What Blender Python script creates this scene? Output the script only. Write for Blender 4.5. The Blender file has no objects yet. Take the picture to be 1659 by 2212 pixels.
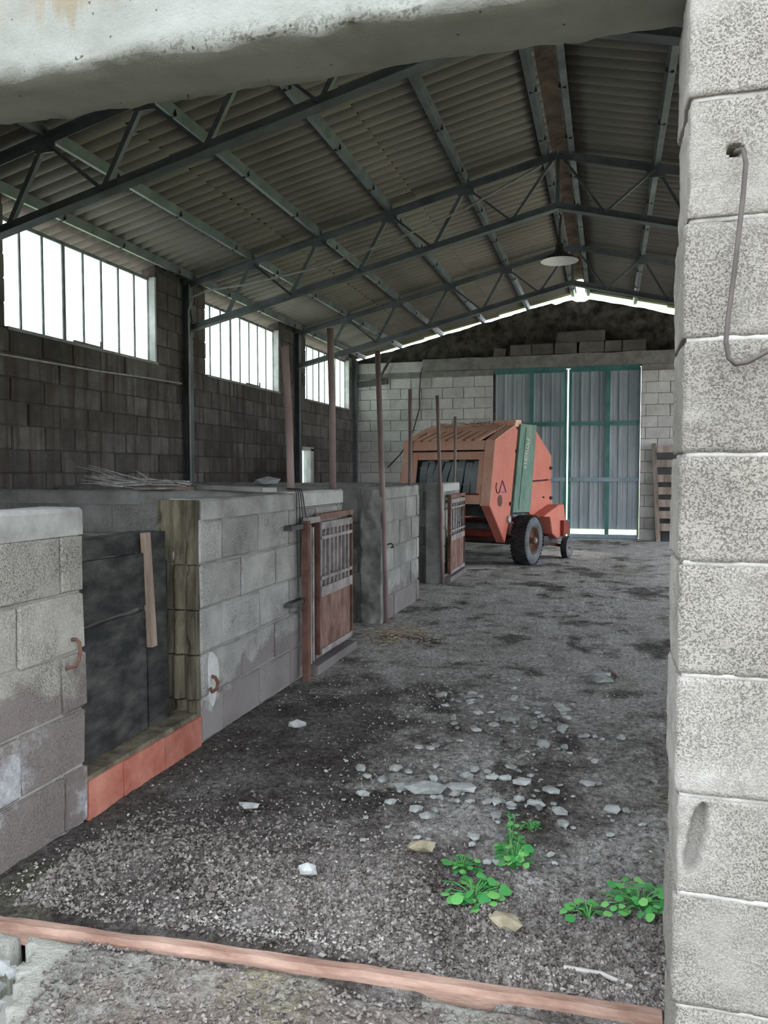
import bpy, bmesh, math, random
import numpy as np
from mathutils import Vector, Matrix
random.seed(7); rng = np.random.default_rng(7)
SC = bpy.context.scene
COL = SC.collection

# ------------------------------------------------------------------ camera
cam_d = bpy.data.cameras.new('camera'); cam = bpy.data.objects.new('camera', cam_d); COL.objects.link(cam)
F_PX = 1700.0
cam_d.sensor_fit = 'VERTICAL'; cam_d.sensor_height = 36.0; cam_d.lens = F_PX / 2212 * 36.0
cam_d.clip_start = 0.02; cam_d.clip_end = 300
cam.location = (0, 0, 1.4)
cam.rotation_euler = (math.radians(90 - 2.896), 0, math.radians(15.92))
SC.camera = cam

# ------------------------------------------------------------------ sky and exposure
world = bpy.data.worlds.new('overcast_sky'); SC.world = world; world.use_nodes = True
bgn = world.node_tree.nodes['Background']
bgn.inputs[0].default_value = (0.88, 0.945, 1.0, 1); bgn.inputs[1].default_value = 2.9
# added sun behind the barn: lights the yards for bounce, doorway side stays shaded
sun_d = bpy.data.lights.new('added_bounce_sun', 'SUN'); sun_d.energy = 11.0; sun_d.angle = math.radians(12); sun_d.color = (1.0, 0.96, 0.9)
sun = bpy.data.objects.new('added_bounce_sun', sun_d); COL.objects.link(sun); sun.location = (0, 40, 40); sun.rotation_euler = (math.radians(-32), 0, 0)
SC.view_settings.view_transform = 'Standard'; SC.view_settings.look = 'None'
SC.view_settings.exposure = 0.76; SC.view_settings.gamma = 1.0; SC.view_settings.use_curve_mapping = False
SC.cycles.max_bounces = 10; SC.cycles.diffuse_bounces = 7; SC.cycles.transparent_max_bounces = 12
SC.cycles.use_denoising = True

# ------------------------------------------------------------------ materials
class NT:
    def __init__(s, name):
        s.m = bpy.data.materials.new(name); s.m.use_nodes = True
        s.t = s.m.node_tree; s.t.nodes.clear()
        s.out = s.t.nodes.new('ShaderNodeOutputMaterial')
        s.b = s.t.nodes.new('ShaderNodeBsdfPrincipled')
        s.t.links.new(s.b.outputs[0], s.out.inputs[0])
        s._pos = None
    def put(s, sock, v):
        if isinstance(v, bpy.types.NodeSocket): s.t.links.new(v, sock)
        elif v is not None:
            if isinstance(v, (tuple, list)) and len(v) == 3 and sock.type == 'RGBA': v = (*v, 1)
            sock.default_value = v
    def pos(s):
        if s._pos is None: s._pos = s.t.nodes.new('ShaderNodeNewGeometry').outputs['Position']
        return s._pos
    def xyz(s):
        n = s.t.nodes.new('ShaderNodeSeparateXYZ'); s.put(n.inputs[0], s.pos()); return n.outputs
    def scaled(s, v, off=(0, 0, 0)):
        n = s.t.nodes.new('ShaderNodeMapping'); s.put(n.inputs[0], s.pos()); n.inputs['Scale'].default_value = v; n.inputs['Location'].default_value = off
        return n.outputs[0]
    def noise(s, scale, detail=5, rough=0.6, vec=None, dist=0.0):
        n = s.t.nodes.new('ShaderNodeTexNoise'); s.put(n.inputs['Vector'], vec if vec is not None else s.pos())
        n.inputs['Scale'].default_value = scale; n.inputs['Detail'].default_value = detail; n.inputs['Roughness'].default_value = rough
        n.inputs['Distortion'].default_value = dist
        return n.outputs[0]
    def voro(s, scale, vec=None, feature='F1'):
        n = s.t.nodes.new('ShaderNodeTexVoronoi'); n.feature = feature; s.put(n.inputs['Vector'], vec if vec is not None else s.pos()); n.inputs['Scale'].default_value = scale
        return n.outputs
    def ramp(s, f, stops):
        n = s.t.nodes.new('ShaderNodeValToRGB'); s.put(n.inputs[0], f)
        e = n.color_ramp.elements
        while len(e) < len(stops): e.new(0.5)
        for k, (p, c) in enumerate(stops):
            e[k].position = p
            e[k].color = (c, c, c, 1) if isinstance(c, (int, float)) else (*c, 1)
        return n.outputs[0]
    def mix(s, fac, a, b, mode='MIX'):
        n = s.t.nodes.new('ShaderNodeMix'); n.data_type = 'RGBA'; n.blend_type = mode
        s.put(n.inputs[0], fac); s.put(n.inputs[6], a); s.put(n.inputs[7], b); return n.outputs[2]
    def math(s, op, a, b=0.0):
        n = s.t.nodes.new('ShaderNodeMath'); n.operation = op; s.put(n.inputs[0], a); s.put(n.inputs[1], b); return n.outputs[0]
    def lin(s, f, a, b, lo=0.0, hi=1.0):
        n = s.t.nodes.new('ShaderNodeMapRange'); s.put(n.inputs[0], f); n.inputs[1].default_value = a; n.inputs[2].default_value = b
        n.inputs[3].default_value = lo; n.inputs[4].default_value = hi; return n.outputs[0]
    def rand(s): return s.t.nodes.new('ShaderNodeObjectInfo').outputs['Random']
    def gray(s, c, lo, hi, f):   # multiply colour by a grey from lo to hi
        return s.mix(1.0, c, s.lin(f, 0, 1, lo, hi), 'MULTIPLY')
    def bump(s, h, strength=0.5, dist=0.01, prev=None):
        n = s.t.nodes.new('ShaderNodeBump'); n.inputs['Strength'].default_value = strength; n.inputs['Distance'].default_value = dist
        s.put(n.inputs['Height'], h)
        if prev is not None: s.put(n.inputs['Normal'], prev)
        return n.outputs[0]
    def done(s, col, rough=0.9, normal=None, metal=0.0, spec=0.25):
        s.put(s.b.inputs['Base Color'], col); s.put(s.b.inputs['Roughness'], rough); s.put(s.b.inputs['Metallic'], metal)
        s.b.inputs['Specular IOR Level'].default_value = spec
        if normal is not None: s.put(s.b.inputs['Normal'], normal)
        return s.m

def mat_block(name, dark, mid, light, var=0.25, grain=190, speck=0.55, streak=None, damp=None, salt=None, bump=0.8, bdist=0.006):
    n = NT(name)
    c = n.ramp(n.noise(1.7, 6, 0.65), [(0.3, dark), (0.5, mid), (0.72, light)])
    c = n.gray(c, 0.82, 1.15, n.noise(9, 5))
    c = n.gray(c, 1 - var, 1 + var * 0.6, n.rand())
    g = n.noise(grain, 3, 0.7)
    worn = n.lin(n.noise(3.4, 4, 0.6), 0.42, 0.60, 0.0, 1.0)
    pits = n.math('MAXIMUM', n.lin(n.noise(grain * 0.8, 3, 0.7), 0.38, 0.47), n.math('MULTIPLY', worn, 0.85))   # dark open pores, closed where worn
    c = n.mix(1.0, c, n.lin(g, 0.3, 0.7, 1 - 0.35 * speck, 1 + 0.3 * speck), 'MULTIPLY')
    c = n.mix(1.0, c, n.lin(pits, 0, 1, 1 - 0.6 * speck, 1.0), 'MULTIPLY')
    if streak:
        sv = n.noise(1.0, 4, 0.6, n.scaled((9, 9, 0.55)))
        c = n.mix(n.lin(sv, 0.48, 0.66), c, streak)
    z = n.xyz()[2]
    if damp:   # a tide mark of rising damp near the floor
        top, colr = damp
        zz = n.math('ADD', z, n.lin(n.noise(2.2, 5), 0.3, 0.7, -0.16, 0.16))
        c = n.mix(n.lin(zz, top - 0.02, top + 0.03, 0.75, 0.0), c, colr)
    if salt:   # patches of white efflorescence
        s = n.math('MULTIPLY', n.lin(n.noise(3.1, 7, 0.72, n.scaled((1, 1, 1), salt[0])), 0.53, 0.66), n.lin(z, salt[1], salt[1] + 0.12, 1, 0))
        c = n.mix(s, c, (0.42, 0.43, 0.46))
    h = n.math('ADD', g, n.math('MULTIPLY', pits, 0.8))
    nm = n.bump(h, bump, bdist)
    nm = n.bump(n.noise(14, 5), 0.35, 0.02, nm)
    return n.done(c, 0.95, nm, spec=0.15)

def mat_simple(name, dark, light, scale=4, rough=0.8, metal=0.0, bump=0.2, bscale=60, var=0.0, spec=0.3, aniso=(1, 1, 1), lo=0.35, hi=0.65, bd=0.004):
    n = NT(name)
    v = n.scaled(aniso)
    c = n.ramp(n.noise(scale, 6, 0.62, v), [(lo, dark), (hi, light)])
    c = n.gray(c, 0.85, 1.15, n.noise(scale * 9, 3, 0.6, v))
    if var: c = n.gray(c, 1 - var, 1 + var, n.rand())
    nm = n.bump(n.noise(bscale, 4, 0.6, v), bump, bd) if bump else None
    return n.done(c, rough, nm, metal, spec)

M = {}
M['block_left'] = mat_block('dark_brown_block', (0.11, 0.10, 0.10), (0.18, 0.165, 0.16), (0.25, 0.235, 0.225), 0.3, 120, 0.4, streak=(0.10, 0.075, 0.062))  # dark brownish blocks with darker streaks for the left wall
M['block_far'] = mat_block('brightened_far_block', (0.55, 0.53, 0.52), (0.70, 0.685, 0.67), (0.80, 0.785, 0.77), 0.10, 90, 0.22)  # block tone raised to make up for weak light at the end wall
M['block_stall'] = mat_block('stall_block', (0.26, 0.255, 0.25), (0.38, 0.375, 0.365), (0.50, 0.495, 0.48), 0.2, 150, 0.5, damp=(0.30, (0.20, 0.17, 0.175)))
M['block_near'] = mat_block('near_stall_block', (0.22, 0.21, 0.19), (0.31, 0.295, 0.265), (0.385, 0.37, 0.335), 0.15, 170, 0.75, damp=(0.62, (0.155, 0.125, 0.122)), salt=((3.3, 1.2, 0.4), 0.42))
M['block_jamb'] = mat_block('pale_porous_block', (0.28, 0.26, 0.23), (0.35, 0.33, 0.30), (0.405, 0.39, 0.37), 0.10, 260, 0.45, bump=1.0, bdist=0.006)
M['block_dusty'] = mat_block('dusty_block', (0.13, 0.12, 0.105), (0.20, 0.185, 0.165), (0.26, 0.245, 0.22), 0.2, 90, 0.3)
M['mortar'] = mat_simple('mortar', (0.20, 0.19, 0.18), (0.32, 0.31, 0.29), 7, 0.95, bump=0.6, bscale=90)
M['mortar_pale'] = mat_simple('pale_mortar', (0.29, 0.28, 0.26), (0.40, 0.39, 0.37), 9, 0.95, bump=0.7, bscale=110)
M['mortar_dark'] = mat_simple('dark_mortar', (0.055, 0.05, 0.048), (0.11, 0.10, 0.095), 7, 0.95, bump=0.6, bscale=90)
M['cap'] = mat_simple('cement_coping', (0.22, 0.216, 0.21), (0.37, 0.37, 0.36), 5, 0.9, bump=0.5, bscale=70)
M['plaster'] = mat_simple('white_plaster', (0.40, 0.40, 0.395), (0.56, 0.56, 0.555), 6, 0.9, bump=0.4, bscale=60)
M['roof'] = mat_simple('fibre_cement', (0.19, 0.178, 0.157), (0.235, 0.22, 0.195), 1.6, 0.9, bump=0.1, bscale=80, var=0.08, aniso=(0.6, 2.5, 2.5))
M['ridge'] = mat_simple('ridge_cement', (0.16, 0.12, 0.09), (0.34, 0.28, 0.22), 4, 0.95, bump=0.5, bscale=40)
M['steel'] = mat_simple('grey_painted_steel', (0.085, 0.10, 0.108), (0.17, 0.197, 0.21), 3, 0.5, 0.0, 0.15, 70, spec=0.4)
M['steel_dark'] = mat_simple('dark_steel', (0.035, 0.035, 0.038), (0.09, 0.09, 0.095), 5, 0.6, 0.0, 0.2, 70)
M['frame'] = mat_simple('window_iron', (0.10, 0.11, 0.12), (0.22, 0.24, 0.25), 6, 0.6, 0.0, 0.15, 80)
M['rust'] = mat_simple('brown_rust', (0.065, 0.032, 0.025), (0.175, 0.088, 0.07), 7, 0.85, 0.0, 0.4, 110, var=0.1)
M['pole'] = mat_simple('purple_brown_pipe', (0.16, 0.11, 0.105), (0.33, 0.25, 0.24), 5, 0.7, 0.0, 0.2, 120, aniso=(1, 1, 0.25))
M['rust_sheet'] = mat_simple('rusty_sheet', (0.12, 0.065, 0.056), (0.28, 0.165, 0.142), 9, 0.85, 0.0, 0.3, 90, aniso=(1, 1, 0.5))
M['bar'] = mat_simple('greyed_gate_iron', (0.17, 0.145, 0.145), (0.38, 0.34, 0.34), 9, 0.8, 0.0, 0.2, 90)
M['wood'] = mat_simple('weathered_wood', (0.20, 0.15, 0.125), (0.42, 0.35, 0.31), 8, 0.9, 0.0, 0.5, 40, var=0.15, aniso=(1, 1, 0.12))
M['wood_pale'] = mat_simple('bleached_wood', (0.30, 0.285, 0.275), (0.48, 0.465, 0.45), 8, 0.9, 0.0, 0.4, 60, aniso=(0.25, 0.25, 1))
M['batten'] = mat_simple('brown_batten', (0.13, 0.088, 0.066), (0.29, 0.225, 0.185), 8, 0.9, 0.0, 0.5, 40, aniso=(2, 2, 0.15))
M['black'] = mat_simple('blackened_board', (0.010, 0.011, 0.012), (0.075, 0.072, 0.068), 6, 0.75, 0.0, 0.6, 40, var=0.3, aniso=(1, 1, 2.2), lo=0.4, hi=0.8)
M['redbrick'] = mat_simple('red_brick', (0.29, 0.085, 0.06), (0.42, 0.18, 0.135), 6, 0.9, 0.0, 0.4, 80, var=0.08)
M['sill_brick'] = mat_simple('dusty_terracotta_strip', (0.20, 0.115, 0.088), (0.36, 0.245, 0.195), 9, 0.95, 0.0, 0.6, 70, aniso=(0.5, 2, 2))
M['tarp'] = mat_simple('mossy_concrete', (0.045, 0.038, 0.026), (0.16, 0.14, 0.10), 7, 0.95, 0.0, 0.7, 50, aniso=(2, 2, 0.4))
M['orange'] = mat_simple('orange_paint', (0.53, 0.14, 0.10), (0.61, 0.19, 0.145), 2, 0.55, 0.0, 0.05, 30, spec=0.35)
M['orange_dust_lit'] = mat_simple('dusty_lit_orange', (0.78, 0.39, 0.285), (0.86, 0.55, 0.44), 3, 0.8, 0.0, 0.1, 40)  # dusty orange, paled further to imitate doorway light on the rear
M['orange_red'] = mat_simple('dark_red_paint', (0.20, 0.03, 0.02), (0.30, 0.05, 0.035), 3, 0.6, 0.0, 0.05, 30)
M['green'] = mat_simple('green_paint_worn', (0.045, 0.155, 0.125), (0.20, 0.27, 0.23), 2.6, 0.55, 0.0, 0.08, 50, aniso=(1, 1, 0.6))
M['door_green'] = mat_simple('door_frame_green', (0.045, 0.16, 0.15), (0.10, 0.26, 0.25), 3, 0.45, 0.0, 0.05, 50, spec=0.5)
M['door_blue'] = mat_simple('door_frame_pale', (0.24, 0.33, 0.40), (0.38, 0.48, 0.55), 3, 0.5, 0.0, 0.05, 50)
M['zinc'] = mat_simple('galvanised_sheet', (0.32, 0.37, 0.41), (0.52, 0.57, 0.61), 1.6, 0.42, 0.15, 0.05, 40, aniso=(2, 2, 0.3), spec=0.5)
M['rubber'] = mat_simple('tyre_rubber', (0.018, 0.018, 0.02), (0.055, 0.055, 0.06), 8, 0.7, 0.0, 0.3, 90)
M['rubber_grey'] = mat_simple('dusty_tyre_wall', (0.07, 0.08, 0.09), (0.15, 0.165, 0.18), 5, 0.75, 0.0, 0.1, 60)
M['belt'] = mat_simple('blue_grey_belt', (0.22, 0.26, 0.29), (0.36, 0.41, 0.44), 2, 0.6, 0.0, 0.1, 50, var=0.12)
M['hay'] = mat_simple('old_hay', (0.20, 0.13, 0.09), (0.52, 0.38, 0.28), 30, 0.95, 0.0, 0.8, 120)
M['emblem'] = mat_simple('maroon_print', (0.06, 0.008, 0.008), (0.12, 0.02, 0.02), 8, 0.5, 0.0, 0)
M['emblem_purple'] = mat_simple('purple_print', (0.14, 0.02, 0.16), (0.22, 0.04, 0.24), 8, 0.5, 0.0, 0)
M['white_print'] = mat_simple('white_print', (0.65, 0.65, 0.6), (0.8, 0.8, 0.75), 8, 0.6, 0.0, 0)
M['enamel'] = mat_simple('white_enamel', (0.75, 0.76, 0.75), (0.82, 0.82, 0.81), 5, 0.4, 0.0, 0)
M['cable'] = mat_simple('grey_cable', (0.30, 0.29, 0.28), (0.48, 0.47, 0.46), 8, 0.6, 0.0, 0)
M['cable_dark'] = mat_simple('dark_cable', (0.02, 0.02, 0.02), (0.05, 0.048, 0.045), 8, 0.6, 0.0, 0)
M['cable_brown'] = mat_simple('brown_cable', (0.055, 0.046, 0.044), (0.095, 0.08, 0.076), 8, 0.6, 0.0, 0)
M['twig'] = mat_simple('dry_twig', (0.28, 0.26, 0.25), (0.60, 0.58, 0.57), 20, 0.9, 0.0, 0.2, 90, var=0.2)
M['stone'] = mat_simple('grey_stone', (0.19, 0.20, 0.197), (0.36, 0.378, 0.372), 14, 0.9, 0.0, 0.5, 90, var=0.3)
M['stone_pale'] = mat_simple('pale_stone', (0.32, 0.33, 0.335), (0.46, 0.475, 0.475), 14, 0.9, 0.0, 0.4, 90, var=0.1)
M['stone_yellow'] = mat_simple('ochre_stone', (0.22, 0.19, 0.13), (0.40, 0.36, 0.26), 14, 0.9, 0.0, 0.5, 90)
M['gravel'] = mat_simple('gravel_mix', (0.13, 0.12, 0.11), (0.52, 0.51, 0.48), 60, 0.95, 0.0, 0.4, 200, lo=0.3, hi=0.75)
M['clod'] = mat_simple('soil_clod', (0.05, 0.042, 0.038), (0.27, 0.24, 0.226), 40, 1.0, 0.0, 0.8, 160)
M['grass'] = mat_simple('bright_grass', (0.14, 0.26, 0.05), (0.30, 0.46, 0.12), 2, 0.95, 0.0, 0.5, 30)
M['yard'] = mat_simple("pale_bounce_yard", (0.24, 0.23, 0.20), (0.36, 0.345, 0.31), 1.5, 0.95, 0.0, 0.5, 30)  # unseen right-hand ground, kept pale to bounce light onto the roof
M['front_soil'] = mat_simple('dark_low_bounce_soil', (0.06, 0.055, 0.042), (0.13, 0.12, 0.09), 1.5, 0.95, 0.0, 0.5, 30)  # dark earth, toned down to send less bounce light upward
M['yard_left'] = mat_simple('bright_bounce_yard_left', (0.46, 0.45, 0.42), (0.60, 0.59, 0.56), 1.5, 0.95, 0.0, 0.3, 30)  # unseen left ground, brightened to bounce more light through the windows
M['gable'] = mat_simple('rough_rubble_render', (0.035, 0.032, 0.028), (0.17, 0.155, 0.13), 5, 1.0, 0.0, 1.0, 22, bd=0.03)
M['tin'] = mat_simple('straw_litter', (0.30, 0.22, 0.14), (0.55, 0.45, 0.33), 40, 1.0, 0.0, 0.5, 120)

def mat_leaf():
    n = NT('weed_leaf')
    c = n.ramp(n.rand(), [(0.0, (0.04, 0.22, 0.06)), (0.5, (0.08, 0.32, 0.085)), (1.0, (0.18, 0.43, 0.13))])
    c = n.gray(c, 0.85, 1.1, n.noise(60, 3))
    n.b.inputs['Subsurface Weight'].default_value = 0.15; n.b.inputs['Subsurface Radius'].default_value = (0.01, 0.02, 0.005)
    return n.done(c, 0.55, None, spec=0.3)
M['leaf'] = mat_leaf()

def mat_glass():
    n = NT('dusty_window_glass'); t = n.t
    tr = t.nodes.new('ShaderNodeBsdfTransparent'); tr.inputs[0].default_value = (0.93, 0.97, 0.96, 1)
    tl = t.nodes.new('ShaderNodeBsdfTranslucent'); n.put(tl.inputs[0], n.ramp(n.noise(2.5, 5), [(0.3, (0.70, 0.78, 0.74)), (0.7, (0.92, 0.95, 0.95))]))
    gl = t.nodes.new('ShaderNodeBsdfGlossy'); gl.inputs['Roughness'].default_value = 0.08
    m1 = t.nodes.new('ShaderNodeMixShader'); n.put(m1.inputs[0], n.lin(n.noise(3, 5), 0.3, 0.7, 0.5, 0.75)); t.links.new(tr.outputs[0], m1.inputs[1]); t.links.new(tl.outputs[0], m1.inputs[2])
    m2 = t.nodes.new('ShaderNodeMixShader'); m2.inputs[0].default_value = 0.04; t.links.new(m1.outputs[0], m2.inputs[1]); t.links.new(gl.outputs[0], m2.inputs[2])
    t.links.new(m2.outputs[0], n.out.inputs[0]); t.nodes.remove(n.b)
    return n.m
M['glass'] = mat_glass()

def mat_beam():
    n = NT('whitewashed_concrete')
    c = n.ramp(n.noise(2.5, 6, 0.65), [(0.3, (0.185, 0.19, 0.172)), (0.55, (0.25, 0.26, 0.243)), (0.75, (0.30, 0.31, 0.293))])
    x, y, z = n.xyz()
    # run-off stain from the top, rusty brown, with vertical drips
    drip = n.noise(1.0, 5, 0.7, n.scaled((26, 26, 1.6)))
    edge = n.math('ADD', z, n.lin(drip, 0.3, 0.7, -0.07, 0.07))
    st = n.math('MULTIPLY', n.lin(edge, 2.515, 2.56), n.math('MAXIMUM', n.lin(n.math('ABSOLUTE', n.math('ADD', x, 1.30)), 0.05, 0.16, 1, 0), n.lin(x, -1.55, -1.46, 0.5, 0)))
    c = n.mix(n.math('MULTIPLY', st, 0.8), c, (0.20, 0.165, 0.115))
    # black mould specks along the broken lower edge
    sp = n.math('MULTIPLY', n.lin(n.noise(60, 5, 0.8), 0.50, 0.56), n.math('MULTIPLY', n.lin(z, 2.405, 2.45, 1, 0), n.math('MULTIPLY', n.lin(n.noise(2.6, 3), 0.42, 0.55), n.lin(y, 1.728, 1.738, 1, 0))))
    c = n.mix(n.math('MULTIPLY', sp, 0.85), c, (0.06, 0.055, 0.035))
    sp2 = n.lin(n.noise(38, 3, 0.6, n.scaled((1, 1, 1), (4, 2, 9))), 0.70, 0.73)
    c = n.mix(sp2, c, (0.07, 0.06, 0.05))
    nm = n.bump(n.noise(130, 4), 0.35, 0.006); nm = n.bump(n.noise(12, 5), 0.4, 0.015, nm)
    return n.done(c, 0.93, nm, spec=0.2)
M['beam'] = mat_beam()

def mat_dirt():
    n = NT('barn_floor_dirt')
    x, y, z = n.xyz()
    big = n.noise(0.55, 6, 0.62, None, 0.4); mid = n.noise(2.6, 7, 0.68, None, 0.3); fine = n.noise(38, 5, 0.7); tiny = n.noise(170, 3, 0.7)
    f = n.math('ADD', n.math('MULTIPLY', big, 0.55), n.math('MULTIPLY', mid, 0.45))
    c = n.ramp(f, [(0.38, (0.055, 0.046, 0.042)), (0.46, (0.18, 0.163, 0.155)), (0.52, (0.31, 0.295, 0.285)), (0.62, (0.46, 0.45, 0.44))])
    # the concrete of the passage is barer and paler away from the doorway
    bare = n.math('MULTIPLY', n.lin(y, 3.6, 6.0), n.lin(mid, 0.34, 0.48))
    c = n.mix(n.math('MULTIPLY', bare, 0.85), c, n.ramp(n.noise(5, 6), [(0.3, (0.42, 0.405, 0.40)), (0.7, (0.70, 0.69, 0.685))]))
    # trodden dung, dark brown, in patches with a rim
    dung = n.lin(n.noise(1.15, 6, 0.7, n.scaled((1, 0.8, 1), (5.2, 3.1, 0))), 0.54, 0.60)
    c = n.mix(n.math('MULTIPLY', dung, 0.75), c, (0.06, 0.05, 0.045))
    dark_zone = n.math('MULTIPLY', n.lin(n.math('ADD', x, n.lin(mid, 0.3, 0.7, -0.35, 0.35)), -1.15, -0.8, 1, 0), n.lin(n.math('ADD', y, n.lin(mid, 0.3, 0.7, -0.5, 0.5)), 4.6, 5.4, 1, 0))
    c = n.mix(n.math('MULTIPLY', dark_zone, 0.7), c, (0.05, 0.043, 0.04))   # darker earth in front of the hatch
    # green algae film
    alg = n.math('MULTIPLY', n.lin(n.noise(1.1, 5, 0.6, n.scaled((1, 0.45, 1), (1.9, 7.7, 0))), 0.58, 0.68), 0.55)
    c = n.mix(alg, c, (0.16, 0.19, 0.085))
    c = n.mix(1.0, c, n.lin(fine, 0.3, 0.7, 0.25, 1.8), 'MULTIPLY')
    c = n.mix(1.0, c, n.lin(tiny, 0.3, 0.7, 0.6, 1.4), 'MULTIPLY')
    chips = n.lin(n.voro(70)[0], 0.10, 0.16, 1, 0); pick = n.lin(n.noise(11, 4), 0.55, 0.62)
    c = n.mix(n.math('MULTIPLY', chips, pick), c, (0.46, 0.46, 0.44))
    nm = n.bump(fine, 1.0, 0.03); nm = n.bump(tiny, 0.7, 0.006, nm)
    return n.done(c, 0.95, nm, spec=0.12)
M['dirt'] = mat_dirt()

def mat_slab():
    n = NT('threshold_concrete')
    c = n.ramp(n.noise(4, 6, 0.65), [(0.3, (0.20, 0.195, 0.18)), (0.55, (0.33, 0.33, 0.30)), (0.75, (0.43, 0.44, 0.41))])
    soil = n.lin(n.math('ADD', n.noise(2.3, 6, 0.65), n.lin(n.xyz()[0], -1.9, -1.2, -0.22, 0.06)), 0.46, 0.55)
    s = n.ramp(n.noise(55, 4, 0.7), [(0.3, (0.075, 0.058, 0.05)), (0.55, (0.21, 0.175, 0.155)), (0.75, (0.42, 0.38, 0.34))])
    c = n.mix(soil, c, s)
    c = n.mix(n.lin(n.noise(1.9, 4, 0.6, n.scaled((1, 1, 1), (8, 1, 3))), 0.55, 0.7, 0, 0.5), c, (0.40, 0.40, 0.22))
    nm = n.bump(n.noise(55, 4, 0.7), 0.9, 0.015); nm = n.bump(n.noise(200, 3), 0.5, 0.004, nm)
    return n.done(c, 0.95, nm, spec=0.15)
M['slab'] = mat_slab()

# ------------------------------------------------------------------ mesh helpers
class MB:
    def __init__(s): s.v = []; s.f = []
    def add(s, vs, fs):
        o = len(s.v); s.v.extend([tuple(map(float, p)) for p in vs]); s.f.extend([tuple(i + o for i in q) for q in fs]); return s
    def box(s, x0, x1, y0, y1, z0, z1):
        return s.add([(x0, y0, z0), (x1, y0, z0), (x1, y1, z0), (x0, y1, z0), (x0, y0, z1), (x1, y0, z1), (x1, y1, z1), (x0, y1, z1)],
                     [(0, 3, 2, 1), (4, 5, 6, 7), (0, 1, 5, 4), (1, 2, 6, 5), (2, 3, 7, 6), (3, 0, 4, 7)])
    def frame(s, p, q, up):
        d = (Vector(q) - Vector(p)).normalized(); u = Vector(up); sd = d.cross(u)
        if sd.length < 1e-4: sd = d.cross(Vector((1, 0, 0)))
        sd.normalize(); return d, sd, sd.cross(d)
    def prof(s, p, q, poly, up=(0, 0, 1)):      # extrude a 2-D profile (side, up) from p to q
        d, sd, u = s.frame(p, q, up); n = len(poly); p = Vector(p); q = Vector(q)
        vs = [p + sd * a + u * b for a, b in poly] + [q + sd * a + u * b for a, b in poly]
        fs = [(i, (i + 1) % n, n + (i + 1) % n, n + i) for i in range(n)] + [tuple(range(n - 1, -1, -1)), tuple(range(n, 2 * n))]
        return s.add(vs, fs)
    def bar(s, p, q, w, h, up=(0, 0, 1)):
        return s.prof(p, q, [(-w / 2, -h / 2), (w / 2, -h / 2), (w / 2, h / 2), (-w / 2, h / 2)], up)
    def ell(s, p, q, w, t=0.006, up=(0, 0, 1)):  # angle iron
        return s.prof(p, q, [(-w / 2, -w / 2), (w / 2, -w / 2), (w / 2, -w / 2 + t), (-w / 2 + t, -w / 2 + t), (-w / 2 + t, w / 2), (-w / 2, w / 2)], up)
    def tube(s, pts, r, n=8, closed=False):
        pts = [Vector(p) for p in pts]; rings = []; m = len(pts); ref = Vector((0.3, 0.2, 0.93))
        rr = r if isinstance(r, (list, tuple)) else [r] * m
        for i, p in enumerate(pts):
            d = (pts[min(i + 1, m - 1)] - pts[max(i - 1, 0)])
            d = d.normalized() if d.length > 1e-9 else Vector((0, 0, 1))
            a = d.cross(ref)
            if a.length < 0.05: a = d.cross(Vector((1, 0, 0)))
            a.normalize(); b = d.cross(a)
            rings.append([p + (a * math.cos(2 * math.pi * k / n) + b * math.sin(2 * math.pi * k / n)) * rr[i] for k in range(n)])
        vs = [v for ring in rings for v in ring]; fs = []
        for i in range(m - 1):
            for k in range(n): fs.append((i * n + k, i * n + (k + 1) % n, (i + 1) * n + (k + 1) % n, (i + 1) * n + k))
        fs += [tuple(range(n - 1, -1, -1)), tuple(range((m - 1) * n, m * n))]
        return s.add(vs, fs)
    def lathe(s, prof, c, axis, n=32):          # prof: (radius, along axis)
        ax = Vector(axis).normalized(); a = ax.orthogonal().normalized(); b = ax.cross(a); c = Vector(c); m = len(prof); vs = []; fs = []
        for r, h in prof:
            for k in range(n):
                t = 2 * math.pi * k / n; vs.append(c + ax * h + (a * math.cos(t) + b * math.sin(t)) * r)
        for i in range(m - 1):
            for k in range(n): fs.append((i * n + k, i * n + (k + 1) % n, (i + 1) * n + (k + 1) % n, (i + 1) * n + k))
        return s.add(vs, fs)
    def map(s, fn): s.v = [tuple(fn(*p)) for p in s.v]; return s
    def build(s, name, mat, parent=None, smooth=False):
        vs = np.array(s.v); c = (vs.min(0) + vs.max(0)) / 2
        if parent is None: c[2] = vs[:, 2].min()
        me = bpy.data.meshes.new(name); me.from_pydata((vs - c).tolist(), [], s.f); me.update()
        bm = bmesh.new(); bm.from_mesh(me); bmesh.ops.recalc_face_normals(bm, faces=bm.faces); bm.to_mesh(me); bm.free()
        if mat: me.materials.append(M[mat])
        if smooth: me.polygons.foreach_set('use_smooth', [True] * len(me.polygons))
        o = bpy.data.objects.new(name, me); o.location = c; COL.objects.link(o)
        if parent is not None: adopt(o, parent)
        return o

def root_of(o):
    p = Vector((0, 0, 0))
    while o is not None: p += o.location; o = o.parent
    return p
def adopt(o, parent):
    w = root_of(parent); o.parent = parent; o.location = Vector(o.location) - w; return o
def tag(o, label=None, cat=None, group=None, kind=None):
    for k, v in (('label', label), ('category', cat), ('group', group), ('kind', kind)):
        if v: o[k] = v
    return o
def thing(name, label, cat, loc, group=None, kind=None):
    o = bpy.data.objects.new(name, None); o.location = loc; o.empty_display_size = 0.1; COL.objects.link(o)
    return tag(o, label, cat, group, kind)
def inst(name, mesh, loc, parent=None, scale=(1, 1, 1), rot=(0, 0, 0)):
    o = bpy.data.objects.new(name, mesh); o.location = loc; o.scale = scale; o.rotation_euler = rot; COL.objects.link(o)
    if parent is not None: adopt(o, parent)
    return o

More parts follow.
